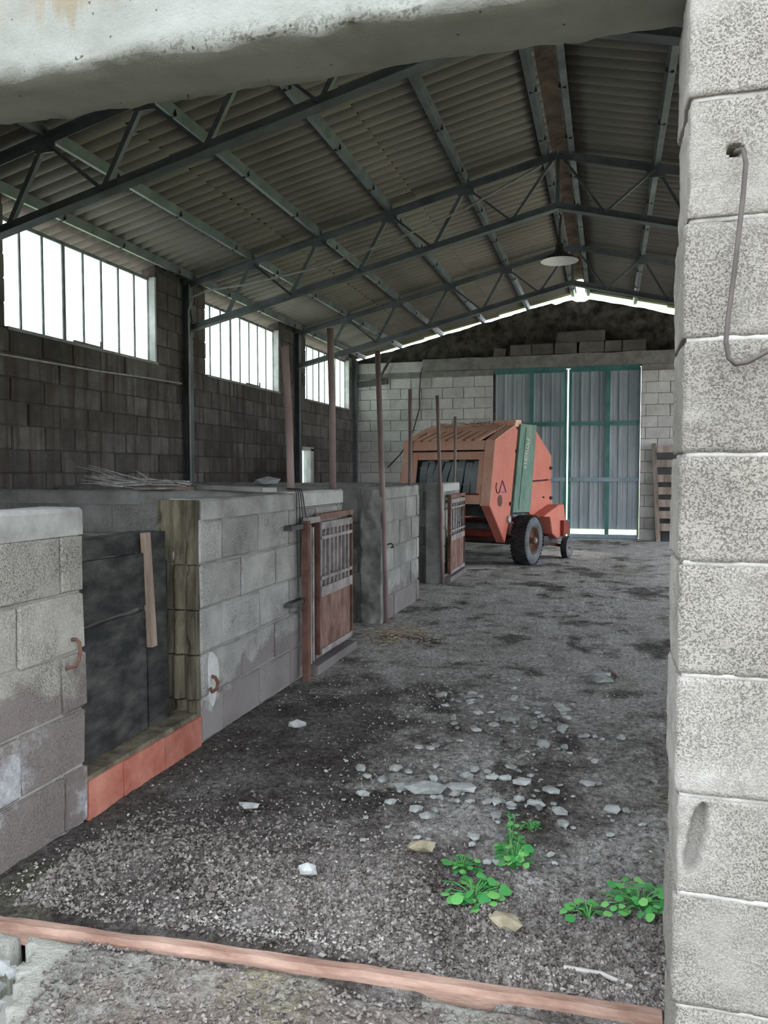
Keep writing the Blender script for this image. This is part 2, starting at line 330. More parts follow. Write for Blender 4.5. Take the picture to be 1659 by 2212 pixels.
# numpy value noise
def _h(ix, iy, seed):
    n = (ix.astype(np.int64) * 374761393 + iy.astype(np.int64) * 668265263 + seed * 982451653) & 0x7fffffff
    n = (n ^ (n >> 13)) * 1274126177 & 0x7fffffff
    return ((n ^ (n >> 16)) & 0xffff) / 65535.0
def vnoise(x, y, seed=0):
    x = np.asarray(x, float); y = np.asarray(y, float)
    ix = np.floor(x); iy = np.floor(y); fx = x - ix; fy = y - iy
    fx = fx * fx * (3 - 2 * fx); fy = fy * fy * (3 - 2 * fy)
    a = _h(ix, iy, seed); b = _h(ix + 1, iy, seed); c = _h(ix, iy + 1, seed); d = _h(ix + 1, iy + 1, seed)
    return (a * (1 - fx) + b * fx) * (1 - fy) + (c * (1 - fx) + d * fx) * fy - 0.5
def fbm(x, y, f, o=4, seed=0):
    r = 0; a = 1.0
    for k in range(o): r = r + a * vnoise(np.asarray(x) * f, np.asarray(y) * f, seed + k * 17); f *= 2.1; a *= 0.5
    return r
def sstep(v, a, b):
    t = np.clip((np.asarray(v, float) - a) / (b - a), 0, 1); return t * t * (3 - 2 * t)

# ------------------------------------------------------------------ dimensions
XL, XR, XRIDGE = -5.55, 4.31, -0.62
YF, YB = 1.95, 17.0                     # inner faces of the front and back walls
CH, BL = 0.2317, 0.47                   # block course height and length
TRUSS_Y = (5.65, 9.6, 13.5)
def zc(X): return 3.89 + 0.245 * (4.93 - abs(X - XRIDGE))    # line of the truss top chord
# ------------------------------------------------------------------ ground and floor
def hfloor(x, y):
    x = np.asarray(x, float); y = np.asarray(y, float)
    h = 0.018 * fbm(x, y, 0.9, 3, 3)
    rough = 0.35 + 0.9 * (1 - sstep(y, 2.6, 4.4)) + 0.5 * np.exp(-(((x + 0.35) / 0.9) ** 2 + ((y - 3.9) / 1.0) ** 2))
    h = h + rough * (0.030 * fbm(x, y, 4.5, 3, 11) + 0.016 * np.abs(fbm(x, y, 15, 3, 23)) + 0.010 * fbm(x, y, 42, 2, 31))
    # low bank of loose soil inside the threshold, with a gully through it
    bank = np.exp(-((y - 2.35) / 0.28) ** 2) * (0.03 + 0.03 * np.clip(fbm(x, y, 1.6, 2, 41) + 0.3, 0, 1))
    gully = np.exp(-((x + 0.42 + 0.25 * (y - 2.3)) / 0.09) ** 2) * (1 - sstep(y, 2.5, 2.9)) * 0.06
    h = h + bank - gully
    # dung and crust ridges down the passage
    h = h + sstep(y, 5, 8) * 0.012 * np.abs(fbm(x * 1.0, y * 0.6, 3.5, 4, 57))
    edge = sstep(np.abs(x + 2.1), 0.1, 0.35)
    h = h * (0.35 + 0.65 * edge) - 0.005
    k = sstep(y, 2.0, 2.14); return h * k + (1 - k) * np.minimum(h, -0.002)

def axis(a, b, fn):
    out = [a]
    while out[-1] < b: out.append(out[-1] + fn(out[-1]))
    out[-1] = b; return np.array(out)
xs = axis(-5.7, 4.4, lambda x: 0.0115 if -2.05 < x < 0.45 else (0.05 if x < 1.3 and x > -2.3 else 0.2))
ys = axis(1.93, 17.25, lambda y: max(0.0095, 0.0043 * y))
GX, GY = np.meshgrid(xs, ys); GZ = hfloor(GX, GY)
nv, nu = GX.shape
me = bpy.data.meshes.new('floor')
vs = np.stack([GX, GY, GZ], -1).reshape(-1, 3)
ii = np.arange(nv * nu).reshape(nv, nu); q = np.stack([ii[:-1, :-1], ii[:-1, 1:], ii[1:, 1:], ii[1:, :-1]], -1).reshape(-1, 4)
me.vertices.add(len(vs)); me.vertices.foreach_set('co', vs.ravel()); me.loops.add(q.size); me.loops.foreach_set('vertex_index', q.ravel())
me.polygons.add(len(q)); me.polygons.foreach_set('loop_start', np.arange(0, q.size, 4)); me.polygons.foreach_set('loop_total', np.full(len(q), 4))
me.update(calc_edges=True); me.polygons.foreach_set('use_smooth', np.ones(len(q), bool)); me.materials.append(M['dirt'])
floor = bpy.data.objects.new('floor', me); COL.objects.link(floor)
tag(floor, 'dark trodden earth and dung floor of the barn passage', 'floor', None, 'structure')

def ground(name, x0, x1, y0, y1, mat, label, holes=False):
    g = MB(); N = 30
    for i in range(N + 1):
        for j in range(N + 1):
            x = x0 + (x1 - x0) * i / N; y = y0 + (y1 - y0) * j / N
            g.v.append((x, y, -0.14 + 0.04 * math.sin(x * 0.7) * math.cos(y * 0.5)))
    for i in range(N):
        for j in range(N): g.f.append((i * (N + 1) + j, (i + 1) * (N + 1) + j, (i + 1) * (N + 1) + j + 1, i * (N + 1) + j + 1))
    tag(g.build(name, mat), label, 'ground', None, 'structure')
ground('ground', -60, 60, 17.8, 80, 'grass', 'bright grass field outside, seen under the far door')
ground('ground', -60, 4.4, 1.6, 17.8, 'yard_left', 'unseen ground left of the barn, paled to bounce light in')
ground('ground', 4.4, 60, 9.3, 17.8, 'yard', 'unseen ground right of the barn, pale for bounce light')
ground('ground', 4.4, 60, 1.6, 9.3, 'front_soil', 'unseen ground right of the barn, darkened against roof bounce')
ground('ground', -60, 60, -60, 1.6, 'front_soil', 'dark soil outside the doorway, at the bottom left corner')

# concrete threshold in front of the doorway, left corner broken away
def slab(name, poly, ztop, parent, jitter=0.012, n=90):
    # poly: outline in x,y (ccw); grid clipped to it
    from mathutils.geometry import tessellate_polygon
    px = [p[0] for p in poly]; py = [p[1] for p in poly]
    X0, X1, Y0, Y1 = min(px), max(px), min(py), max(py)
    P = poly
    def inside(x, y):
        c = False; j = len(P) - 1
        for i in range(len(P)):
            if (P[i][1] > y) != (P[j][1] > y) and x < (P[j][0] - P[i][0]) * (y - P[i][1]) / (P[j][1] - P[i][1]) + P[i][0]: c = not c
            j = i
        return c
    step = 0.016; nx = int((X1 - X0) / step); ny = int((Y1 - Y0) / step)
    gx, gy = np.meshgrid(np.linspace(X0, X1, nx + 1), np.linspace(Y0, Y1, ny + 1), indexing='ij')
    gz = ztop + jitter * fbm(gx, gy, 6, 4, 77) + 0.5 * jitter * fbm(gx, gy, 30, 3, 78)
    m = MB(); m.v = [(float(gx[i, j]), float(gy[i, j]), float(gz[i, j])) for i in range(nx + 1) for j in range(ny + 1)]
    keep = np.zeros((nx, ny), bool)
    for i in range(nx):
        for j in range(ny): keep[i, j] = inside((gx[i, j] + gx[i + 1, j]) / 2, (gy[i, j] + gy[i, j + 1]) / 2)
    low = len(m.v); m.v += [(x, y, ztop - 0.16) for x, y, z in m.v]
    I = lambda i, j: i * (ny + 1) + j
    for i in range(nx):
        for j in range(ny):
            if not keep[i, j]: continue
            m.f.append((I(i, j), I(i + 1, j), I(i + 1, j + 1), I(i, j + 1)))
            for di, dj, a, b in ((-1, 0, (i, j), (i, j + 1)), (1, 0, (i + 1, j + 1), (i + 1, j)), (0, -1, (i + 1, j), (i, j)), (0, 1, (i, j + 1), (i + 1, j + 1))):
                k, l = i + di, j + dj
                if not (0 <= k < nx and 0 <= l < ny) or not keep[k, l]:
                    m.f.append((I(*a), I(*b), low + I(*b), low + I(*a)))
    return m.build(name, 'slab', parent, True)
tag(slab('threshold_slab', [(-1.43, 1.22), (0.18, 1.22), (0.18, 2.0), (-1.66, 1.935), (-1.645, 1.90), (-1.60, 1.865), (-1.585, 1.83), (-1.60, 1.79), (-1.555, 1.77), (-1.54, 1.73), (-1.50, 1.71), (-1.505, 1.66), (-1.45, 1.62), (-1.46, 1.5)], 0.0, None),
    'soil-strewn concrete threshold slab at the bottom of the picture', 'threshold')
tag(slab('threshold_fragment', [(-2.3, 1.79), (-1.72, 1.85), (-1.695, 1.89), (-1.70, 1.93), (-2.3, 1.88)], -0.005, None),
    'pale broken concrete corner left of the crack in the threshold', 'concrete')

# terracotta strip along the inner edge of the threshold
m = MB(); n = 60; pa = [(-1.86, 1.945), (-1.79, 1.948), (-0.76, 2.015), (0.145, 2.06)]
for i in range(n + 1):
    t = i / n; x = -1.88 + 2.03 * t
    y = float(np.interp(x, [p[0] for p in pa], [p[1] for p in pa])); j1 = 0.004 * float(vnoise(x * 9, 1, 3)); j2 = 0.003 * float(vnoise(x * 21, 2, 5))
    w = 0.024 + 0.012 * float(vnoise(x * 6, 4, 9)); z1 = 0.022 + 0.006 * float(vnoise(x * 14, 7, 2))
    m.v += [(x, y - w + j1, -0.03), (x, y - w + j1, z1 - 0.012 + j2), (x, y - w + 0.014 + j1, z1 + j2), (x, y + 0.018, z1 + j1), (x, y + 0.022, -0.03)]
for i in range(n):
    for k in range(4): m.f.append((i * 5 + k, i * 5 + k + 1, i * 5 + k + 6, i * 5 + k + 5))
m.f += [(0, 1, 2, 3, 4), tuple(n * 5 + k for k in (4, 3, 2, 1, 0))]
tag(m.build('terracotta_strip', 'sill_brick'), 'long reddish terracotta edging strip along the threshold', 'edging')

# ------------------------------------------------------------------ blocks
def block_mesh(name, sx, sy, sz, mat, ch=0.008, jit=0.004):
    bm = bmesh.new(); bmesh.ops.create_cube(bm, size=1.0)
    for v in bm.verts: v.co = Vector((v.co.x * sx, v.co.y * sy, v.co.z * sz))
    bmesh.ops.bevel(bm, geom=list(bm.edges), offset=ch, segments=1, affect='EDGES')
    for v in bm.verts: v.co += Vector([random.uniform(-jit, jit) for _ in range(3)])
    me = bpy.data.meshes.new(name); bm.to_mesh(me); bm.free(); me.materials.append(M[mat]); return me
BT = 0.05   # modelled thickness of a facing block in front of the wall core
def variants(mat, along, th=BT, n=5, ch=0.008, jit=0.004, L=BL):
    out = []
    for k in range(n):
        s = (th, L - 0.012, CH - 0.010) if along == 'y' else (L - 0.012, th, CH - 0.010)
        out.append(block_mesh('block_' + mat, *s, mat, ch, jit))
    return out
def courses(parent, meshes, along, fixed, a0, a1, k0, k1, holes=(), jit=0.006, name='block', L=BL, ph=0.0, top=None):
    """lay running-bond facing blocks between a0 and a1 (along x or y), courses k0..k1"""
    n = 0
    for k in range(k0, k1):
        z0 = k * CH; off = (0.5 if k % 2 else 0.0) * L + ph
        j = math.floor((a0 - off) / L) * L + off
        while j < a1:
            s, e = max(j, a0), min(j + L, a1); j += L
            if e - s < 0.06: continue
            segs = [(s, e)]
            for (h0, h1, zz0, zz1) in holes:
                if z0 + CH * 0.5 > zz0 and z0 + CH * 0.5 < zz1:
                    new = []
                    for (p, q2) in segs:
                        if h1 <= p or h0 >= q2: new.append((p, q2)); continue
                        if h0 - p > 0.05: new.append((p, h0))
                        if q2 - h1 > 0.05: new.append((h1, q2))
                    segs = new
            for (p, q2) in segs:
                me = random.choice(meshes); c = (p + q2) / 2; sc = (q2 - p) / L; d = random.uniform(-jit, jit); z = z0 + CH / 2
                if top is not None and z + CH / 2 > top(c): continue
                tilt = random.uniform(-0.006, 0.006)
                if along == 'y': inst(name, me, (fixed + d, c, z), parent, (1, sc, 1), (tilt, 0, 0))
                else: inst(name, me, (c, fixed + d, z), parent, (sc, 1, 1), (0, tilt, 0))
                n += 1
    return n

WINS = [(6.30, 8.92), (10.18, 12.79), (14.03, 16.66)]
ZS, ZT = 2.78, 3.86
# left wall: core of mortar with the blocks set in it
m = MB(); NY0, NY1, NZ0, NZ1 = 13.80, 14.32, 1.16, 1.85
m.box(XL - 0.20, XL - 0.012, 1.72, NY0, -0.2, ZS).box(XL - 0.20, XL - 0.012, NY1, 17.2, -0.2, ZS)
m.box(XL - 0.20, XL - 0.012, NY0, NY1, -0.2, NZ0).box(XL - 0.20, XL - 0.012, NY0, NY1, NZ1, ZS)
ed = [1.72] + [v for w in WINS for v in w] + [17.2]
for a, b in zip(ed[0::2], ed[1::2]): m.box(XL - 0.20, XL - 0.012, a, b, ZS, 4.02)
wall_left = m.build('wall_left', 'mortar_dark'); tag(wall_left, 'dark concrete block wall under the row of bright windows', 'wall', None, 'structure')
V = variants('block_left', 'y')
courses(wall_left, V, 'y', XL - 0.02, 5.7, 17.0, 3, 12, holes=[(NY0, NY1, NZ0, NZ1)])
piers = [(5.7, 6.30), (8.92, 10.18), (12.79, 14.03), (16.66, 17.0)]
for a, b in piers: courses(wall_left, V, 'y', XL - 0.02, a, b, 12, 17)

# windows: iron frames with tall panes
def window(k, xg, y0, y1, z0, z1, n, label, face=1):
    w = thing('window_%d' % k, label, 'window', (xg, (y0 + y1) / 2, z0), None, 'structure')
    f = MB(); t = 0.035
    f.box(xg - 0.02, xg + 0.02, y0, y1, z0, z0 + t).box(xg - 0.02, xg + 0.02, y0, y1, z1 - t, z1)
    f.box(xg - 0.02, xg + 0.02, y0, y0 + t, z0 + t, z1 - t).box(xg - 0.02, xg + 0.02, y1 - t, y1, z0 + t, z1 - t)
    f.build('window_frame', 'frame', w)
    for i in range(1, n):
        y = y0 + (y1 - y0) * i / n; tk = 0.022 if i in (3,) else 0.011
        MB().box(xg - 0.016, xg + 0.016, y - tk, y + tk, z0 + t, z1 - t).build('mullion', 'frame', w)
    for i in range(n):
        a = y0 + (y1 - y0) * i / n + 0.012; b = y0 + (y1 - y0) * (i + 1) / n - 0.012
        MB().box(xg - 0.003, xg + 0.003, max(a, y0 + t), min(b, y1 - t), z0 + t, z1 - t).build('pane', 'glass', w)
    s = MB(); s.box(min(xg, xg + face * 0.14), max(xg, xg + face * 0.14), y0 + 0.005, y1 - 0.005, z0 - 0.02, z0 + 0.012)
    s.build('window_sill', 'cap', w)
    r = MB(); r.box(min(xg, xg + face * 0.11), max(xg, xg + face * 0.11), y1 - 0.03, y1 + 0.004, z0 + 0.012, z1).build('window_reveal', 'plaster', w)
    return w
for k, (a, b) in enumerate(WINS):
    window(k + 1, XL - 0.11, a, b, ZS, ZT, 8, ['largest tall-paned window at the left edge of the picture', 'tall-paned window in the middle of the left wall', 'smallest, farthest tall-paned window on the left wall'][k])
# an iron latch stay hanging at the sill of two of them
for (y, lab) in ((7.75, 'iron stay on the sill of the nearest window'), (11.95, 'iron stay on the sill of the middle window')):
    b = MB(); b.bar((XL + 0.0, y - 0.45, ZS + 0.03), (XL + 0.02, y, ZS + 0.02), 0.025, 0.02); b.bar((XL + 0.02, y, ZS + 0.02), (XL + 0.02, y, ZS + 0.09), 0.02, 0.02, (1, 0, 0))
    tag(b.build('window_stay', 'frame'), lab, 'iron bar')
# small ventilation hatch low in the left wall
w = thing('window_4', 'small cream-edged hatch opening low in the left wall', 'window', (XL, (NY0 + NY1) / 2, NZ0), None, 'structure')
MB().box(XL - 0.18, XL + 0.03, NY1 - 0.10, NY1 + 0.05, NZ0, NZ1).build('window_reveal', 'plaster', w)
MB().box(XL - 0.18, XL + 0.03, NY0 - 0.02, NY1 + 0.05, NZ1 - 0.04, NZ1 + 0.03).build('lintel', 'plaster', w)
MB().box(XL - 0.14, XL - 0.10, NY0 + 0.005, NY0 + 0.04, NZ0 + 0.02, NZ1 - 0.04).box(XL - 0.14, XL - 0.10, NY0 + 0.26, NY0 + 0.30, NZ0 + 0.02, NZ1 - 0.04).build('window_frame', 'frame', w)
MB().box(XL - 0.125, XL - 0.12, NY0 + 0.04, NY1 - 0.10, NZ0 + 0.02, NZ1 - 0.04).build('pane', 'glass', w)

# back wall
DX0, DX1, DZ = -2.42, 0.62, 3.60
m = MB()
m.box(XL - 0.2, DX0, YB + 0.012, YB + 0.25, -0.2, DZ).box(DX1, XR + 0.2, YB + 0.012, YB + 0.25, -0.2, DZ)
wall_back = m.build('wall_back', 'mortar'); tag(wall_back, 'pale concrete block end wall around the tall metal door', 'wall', None, 'structure')
V = variants('block_far', 'x')
courses(wall_back, V, 'x', YB + 0.02, XL, DX0, 3, 15); courses(wall_back, V, 'x', YB + 0.02, DX1, 2.9, 0, 15)
MB().box(XL - 0.2, -3.9, YB + 0.02, YB + 0.25, 15 * CH, 3.83).build('render_patch', 'block_far', wall_back)
b = MB()
for i in range(61):
    x = -3.95 + 8.3 * i / 60; j = 0.02 * float(fbm(x, 0, 2.0, 3, 5)); dz = -0.03 + 0.006 * x
    b.v += [(x, YB - 0.095, 3.605 + 0.4 * j), (x, YB - 0.095, 3.855 + j + dz * 0), (x, YB + 0.26, 3.855 + j), (x, YB + 0.26, 3.605)]
for i in range(60):
    for k in range(4): b.f.append((i * 4 + k, i * 4 + (k + 1) % 4, i * 4 + 4 + (k + 1) % 4, i * 4 + 4 + k))
b.f += [(0, 1, 2, 3), (243, 242, 241, 240)]
b.build('lintel', 'mortar', wall_back)
# rough rubble gable above the lintel, set back, with daylight between it and the roof
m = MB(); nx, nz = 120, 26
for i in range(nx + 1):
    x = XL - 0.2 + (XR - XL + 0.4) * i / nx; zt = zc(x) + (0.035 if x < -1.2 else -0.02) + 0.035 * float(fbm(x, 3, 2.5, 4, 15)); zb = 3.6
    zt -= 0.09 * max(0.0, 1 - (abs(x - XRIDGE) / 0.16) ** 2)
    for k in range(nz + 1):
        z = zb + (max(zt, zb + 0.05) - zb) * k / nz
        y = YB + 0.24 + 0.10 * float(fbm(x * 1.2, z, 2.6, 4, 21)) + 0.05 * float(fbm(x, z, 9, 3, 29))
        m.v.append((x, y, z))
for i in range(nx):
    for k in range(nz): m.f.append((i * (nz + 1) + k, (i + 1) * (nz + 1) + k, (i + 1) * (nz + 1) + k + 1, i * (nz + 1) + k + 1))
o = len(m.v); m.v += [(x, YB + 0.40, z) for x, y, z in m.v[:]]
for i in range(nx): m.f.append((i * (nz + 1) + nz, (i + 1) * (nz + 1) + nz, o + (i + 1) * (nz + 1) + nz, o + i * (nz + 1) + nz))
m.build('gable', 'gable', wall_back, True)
# loose blocks stacked on the lintel
LB = block_mesh('loose_block', 0.47, 0.2, 0.225, 'block_dusty', 0.012, 0.006)
for i, (x, wd, z, dy, lab) in enumerate([(-1.83, 0.44, 3.86, 0, 'leftmost whole block in the row on the door lintel'), (-1.37, 0.46, 3.865, 0.01, 'second block from the left on the door lintel'),
        (-0.90, 0.45, 3.865, -0.01, 'third block from the left on the lintel, with a chipped corner'), (-0.38, 0.50, 3.87, 0.0, 'fourth block from the left on the door lintel'),
        (0.05, 0.34, 3.87, 0.01, 'short fifth block from the left on the lintel'), (0.46, 0.46, 3.87, 0.0, 'rightmost block in the row on the door lintel'),
        (-0.60, 0.98, 4.095, 0.01, 'long block lying on top of the row above the door')]):
    o = inst('concrete_block', LB, (x, YB + 0.0 + dy, z + 0.113), None, (wd / 0.47, 0.8, 1.0), (0, random.uniform(-0.01, 0.01), random.uniform(-0.03, 0.03)))
    tag(o, lab, 'block', 'blocks stacked on the lintel')
o = inst('concrete_block', LB, (-2.28, YB + 0.02, 3.945), None, (0.55, 0.7, 0.8), (0, 0.12, 0.1)); tag(o, 'broken rounded block at the left end of the lintel row', 'block', 'blocks stacked on the lintel')

# right wall, unseen: bays left open to let daylight in, lower near the front
m = MB()
for y0, y1 in ((1.72, 2.35), (5.3, 5.9), (9.2, 9.7), (13.3, 13.7), (16.9, 17.2)): m.box(XR, XR + 0.2, y0, y1, -0.2, 3.75)
m.box(XR, XR + 0.2, 1.72, 9.6, 2.35, 3.75)
m.box(XR, XR + 0.2, 1.72, 17.2, 3.75, 4.02)
wr = m.build('wall_right', 'mortar'); tag(wr, 'hidden side wall, its open bays added to let daylight in', 'wall', None, 'structure')

# front wall: plain core beside the doorway
m = MB(); OX0, OX1 = -3.3, 0.16
m.box(OX1 + 0.015, XR + 0.2, 1.775, 1.93, -0.2, 3.0).box(XL - 0.2, OX0, 1.735, YF, -0.2, 3.0)
for i in range(40):   # gable above the lintel
    a = XL - 0.2 + (XR - XL + 0.4) * i / 40; b = XL - 0.2 + (XR - XL + 0.4) * (i + 1) / 40
    m.box(a, b, 1.76, YF - 0.01, 2.84, min(zc(a), zc(b)) + 0.05)
wall_front = m.build('wall_front', 'mortar'); tag(wall_front, 'rough pale block pillar at the right of the doorway', 'wall', None, 'structure')

# pillar blocks, modelled finely: pitted faces, chipped arrises
def rough_block(name, x0, x1, y0, y1, z0, z1, mat, parent, step=0.012, amp=0.004, chip=0.02, seed=0, bite=None, rnd=0.005):
    nx = max(2, int((x1 - x0) / step)); ny = max(2, int((y1 - y0) / step)); nz = max(2, int((z1 - z0) / step))
    keys = {}; F = []
    def P(i, j, k): return keys.setdefault((i, j, k), len(keys))
    for i in range(nx):
        for j in range(ny):
            for k in (0, nz): F.append((P(i, j, k), P(i + 1, j, k), P(i + 1, j + 1, k), P(i, j + 1, k)))
        for k in range(nz):
            for j in (0, ny): F.append((P(i, j, k), P(i + 1, j, k), P(i + 1, j, k + 1), P(i, j, k + 1)))
    for j in range(ny):
        for k in range(nz):
            for i in (0, nx): F.append((P(i, j, k), P(i, j + 1, k), P(i, j + 1, k + 1), P(i, j, k + 1)))
    K = np.array(list(keys.keys()), float); x = x0 + (x1 - x0) * K[:, 0] / nx; y = y0 + (y1 - y0) * K[:, 1] / ny; z = z0 + (z1 - z0) * K[:, 2] / nz
    dx = np.minimum(x - x0, x1 - x); dy = np.minimum(y - y0, y1 - y); dz = np.minimum(z - z0, z1 - z)
    # chipped edges: pull in where two faces meet
    c = rnd + chip * np.maximum(0.0, fbm(z + seed, x + y, 9, 3, 5 + seed))
    pull = lambda a, b: np.maximum(0.0, c - (a + b)) * 0.5
    sx = np.where(x < (x0 + x1) / 2, 1, -1); sy = np.where(y < (y0 + y1) / 2, 1, -1); sz = np.where(z < (z0 + z1) / 2, 1, -1)
    X = x + sx * (pull(dx, dy) + 0.5 * pull(dx, dz)) + np.where(dx < 1e-6, fbm(y + 7 * seed, z, 26, 3, 19) * amp, 0)
    Y = y + sy * (pull(dx, dy) + 0.5 * pull(dy, dz)) + np.where(dy < 1e-6, fbm(x + 7 * seed, z, 26, 3, 9) * amp, 0)
    Z = z + sz * 0.3 * (pull(dx, dz) + pull(dy, dz))
    if bite is not None: Y = Y + np.where((dy < 1e-6) & (sy > 0), bite(x, z), 0)
    m = MB(); m.v = np.stack([X, Y, Z], -1).tolist(); m.f = F
    return m.build(name, mat, parent, True)
jz = [-0.2, 0.045, 0.285, 0.525, 0.735, 0.985, 1.215, 1.435, 1.665, 1.90, 2.135, 2.38, 2.63, 2.88]
for k in range(len(jz) - 1):
    z0, z1 = jz[k] + 0.004, jz[k + 1] - 0.004
    rough_block('mortar_joint', 0.149, 0.80, 1.7035, 1.95, jz[k] - 0.006, jz[k] + 0.006, 'mortar_pale', wall_front, 0.012, 0.005, 0.004, 30 + k, None, 0.001)
    L = 0.47 if k % 2 else 0.62
    x0 = 0.142 + random.uniform(-0.006, 0.006) + (0.012 if k == 11 else 0)
    if k == 3:      # the block with a gouge near its edge
        bt = lambda x, z: 0.032 * sstep(1 - ((x - 0.184 - 0.16 * (z - 0.645)) / 0.017) ** 2 - ((z - 0.645) / 0.078) ** 4, 0, 0.45)
    elif k == 9:    # hole that the cable leaves by
        bt = lambda x, z: 0.06 * sstep(1 - ((x - 0.228) / 0.013) ** 2 - ((z - 2.03) / 0.0125) ** 2, 0, 0.3)
    else: bt = None
    st = 0.0055 if k == 9 else 0.006 if k == 3 else 0.011
    rough_block('block', x0, x0 + L, 1.70 + random.uniform(-0.003, 0.003), 1.955, z0, z1, 'block_jamb', wall_front, st, 0.005, 0.022, k, bt, 0.003)
cab = MB().tube([(0.228, 1.745, 2.03), (0.232, 1.70, 2.027), (0.240, 1.672, 2.018), (0.2435, 1.665, 1.99), (0.240, 1.664, 1.93), (0.229, 1.667, 1.80), (0.2195, 1.675, 1.70), (0.2165, 1.676, 1.655), (0.222, 1.674, 1.622), (0.235, 1.674, 1.610), (0.255, 1.675, 1.613), (0.29, 1.68, 1.632), (0.36, 1.68, 1.66)], 0.0048, 8)
tag(cab.build('cable', 'cable_brown', None, True), 'brown cable looping from the hole in the near pillar', 'cable')

# concrete lintel over the doorway
m = MB(); nx = 260; X0, X1 = -3.5, 0.158
prof = [(1.72, 2.84), (1.72, 2.74), (1.72, 2.64), (1.72, 2.56), (1.72, 2.50), (1.72, 2.46), (1.72, 2.43), (1.722, 2.412), (1.738, 2.400), (1.78, 2.398), (1.84, 2.400), (1.90, 2.402), (1.94, 2.404), (1.952, 2.412), (1.955, 2.45), (1.955, 2.84)]
for i in range(nx + 1):
    x = X0 + (X1 - X0) * i / nx
    for k, (y, z) in enumerate(prof):
        j = float(fbm(x, k * 0.31, 7, 4, 3)); e = 0.014 if k in (6, 7, 8, 12, 13) else 0.005
        m.v.append((x, y + e * j, z + e * float(fbm(x, k * 0.27, 11, 4, 8)) - (0.01 * (x + 0.5) * 0 )))
n = len(prof)
for i in range(nx):
    for k in range(n): m.f.append((i * n + k, i * n + (k + 1) % n, (i + 1) * n + (k + 1) % n, (i + 1) * n + k))
m.f += [tuple(range(n)), tuple(nx * n + k for k in range(n - 1, -1, -1))]
tag(m.build('trim_1', 'beam', None, True), 'whitewashed concrete lintel beam across the top of the doorway', 'beam', None, 'structure')
# ------------------------------------------------------------------ roof
ceiling = thing('ceiling', 'corrugated fibre cement roof on grey steel purlins', 'roof', (XRIDGE, 9.5, 4.0), None, 'structure')
SL = 0.245; ANG = math.atan(SL); PITCH = 0.177; NW = 6; WID = PITCH * NW
def sheet_mesh(L):
    # rounded lobes hanging down, narrow grooves between: each lobe a strip of its own so the groove stays sharp
    m = MB(); D = 0.11; ns = 10
    for w in range(NW + 1):
        for side in (0, 1):
            b = len(m.v)
            last = ns if w < NW else 3
            for i in range(last + 1):
                t = -math.cos(math.pi * i / ns); y = PITCH * (w + 0.5 + 0.5 * t); z = -D * math.sqrt(max(0, 1 - t * t)) ** 0.9 + 0.060 + side * 0.0065
                for x in (0, L * 0.5, L): m.v.append((x, y, z))
            for i in range(last):
                for k in range(2):
                    q = b + i * 3 + k; m.f.append((q, q + 3, q + 4, q + 1) if not side else (q, q + 1, q + 4, q + 3))
        lo = b - (last + 1) * 3
        for i in range(last):
            for k in (0, 2): m.f.append((lo + i * 3 + k, lo + (i + 1) * 3 + k, b + (i + 1) * 3 + k, b + i * 3 + k))
    me = bpy.data.meshes.new('roof_sheet'); me.from_pydata(m.v, [], m.f); me.update(); me.materials.append(M['roof'])
    me.polygons.foreach_set('use_smooth', [True] * len(me.polygons)); return me
rows = [(5.35, 3.42), (3.62, 1.74), (1.94, 0.10)]       # horizontal distance from the ridge, lower end to upper end
SH = [sheet_mesh((a - b) / math.cos(ANG)) for a, b in rows]
DZS = 0.165                                            # sheets above the chord line
y0s = 1.52
for r, (a, b) in enumerate(rows):
    for c in range(15):
        y = y0s + c * WID
        lift = 0.03 if r else 0.0; L = (a - b) / math.cos(ANG); tilt = math.atan2(lift, L)
        jt = random.uniform(-0.004, 0.004)
        inst('roof_sheet', SH[r], (XRIDGE - a, y, zc(XRIDGE - a) + DZS + lift + jt), ceiling, (1, 1, 1), (0, -(ANG - tilt), 0))
        inst('roof_sheet', SH[r], (XRIDGE + a, y + WID, zc(XRIDGE + a) + DZS + lift + jt), ceiling, (1, 1, 1), (0, -(ANG - tilt), math.pi))
# half-round ridge caps
m = MB(); n = 14
ZR = zc(XRIDGE) + DZS
for t, y in ((0, 0.0), (0, 1.05)):
    for k in range(n + 1):
        a = math.pi * k / n; m.v.append((0.16 * math.cos(a), y, 0.13 * math.sin(a) - 0.02))
    for k in range(n + 1):
        a = math.pi * k / n; m.v.append((0.172 * math.cos(a), y, 0.142 * math.sin(a) - 0.02))
q = 2 * (n + 1)
for k in range(n): m.f += [(k, k + 1, q + k + 1, q + k), (n + 1 + k, q + n + 1 + k, q + n + 2 + k, n + 2 + k), (k, n + 1 + k, n + 2 + k, k + 1), (q + k, q + k + 1, q + n + 2 + k, q + n + 1 + k)]
rc = bpy.data.meshes.new('ridge_cap'); rc.from_pydata(m.v, [], m.f); rc.update(); rc.materials.append(M['ridge'])
for c in range(15): inst('ridge_cap', rc, (XRIDGE, 1.6 + c * 1.02, ZR), ceiling, (1, 1, 1), (random.uniform(-.004, .004), 0, 0))
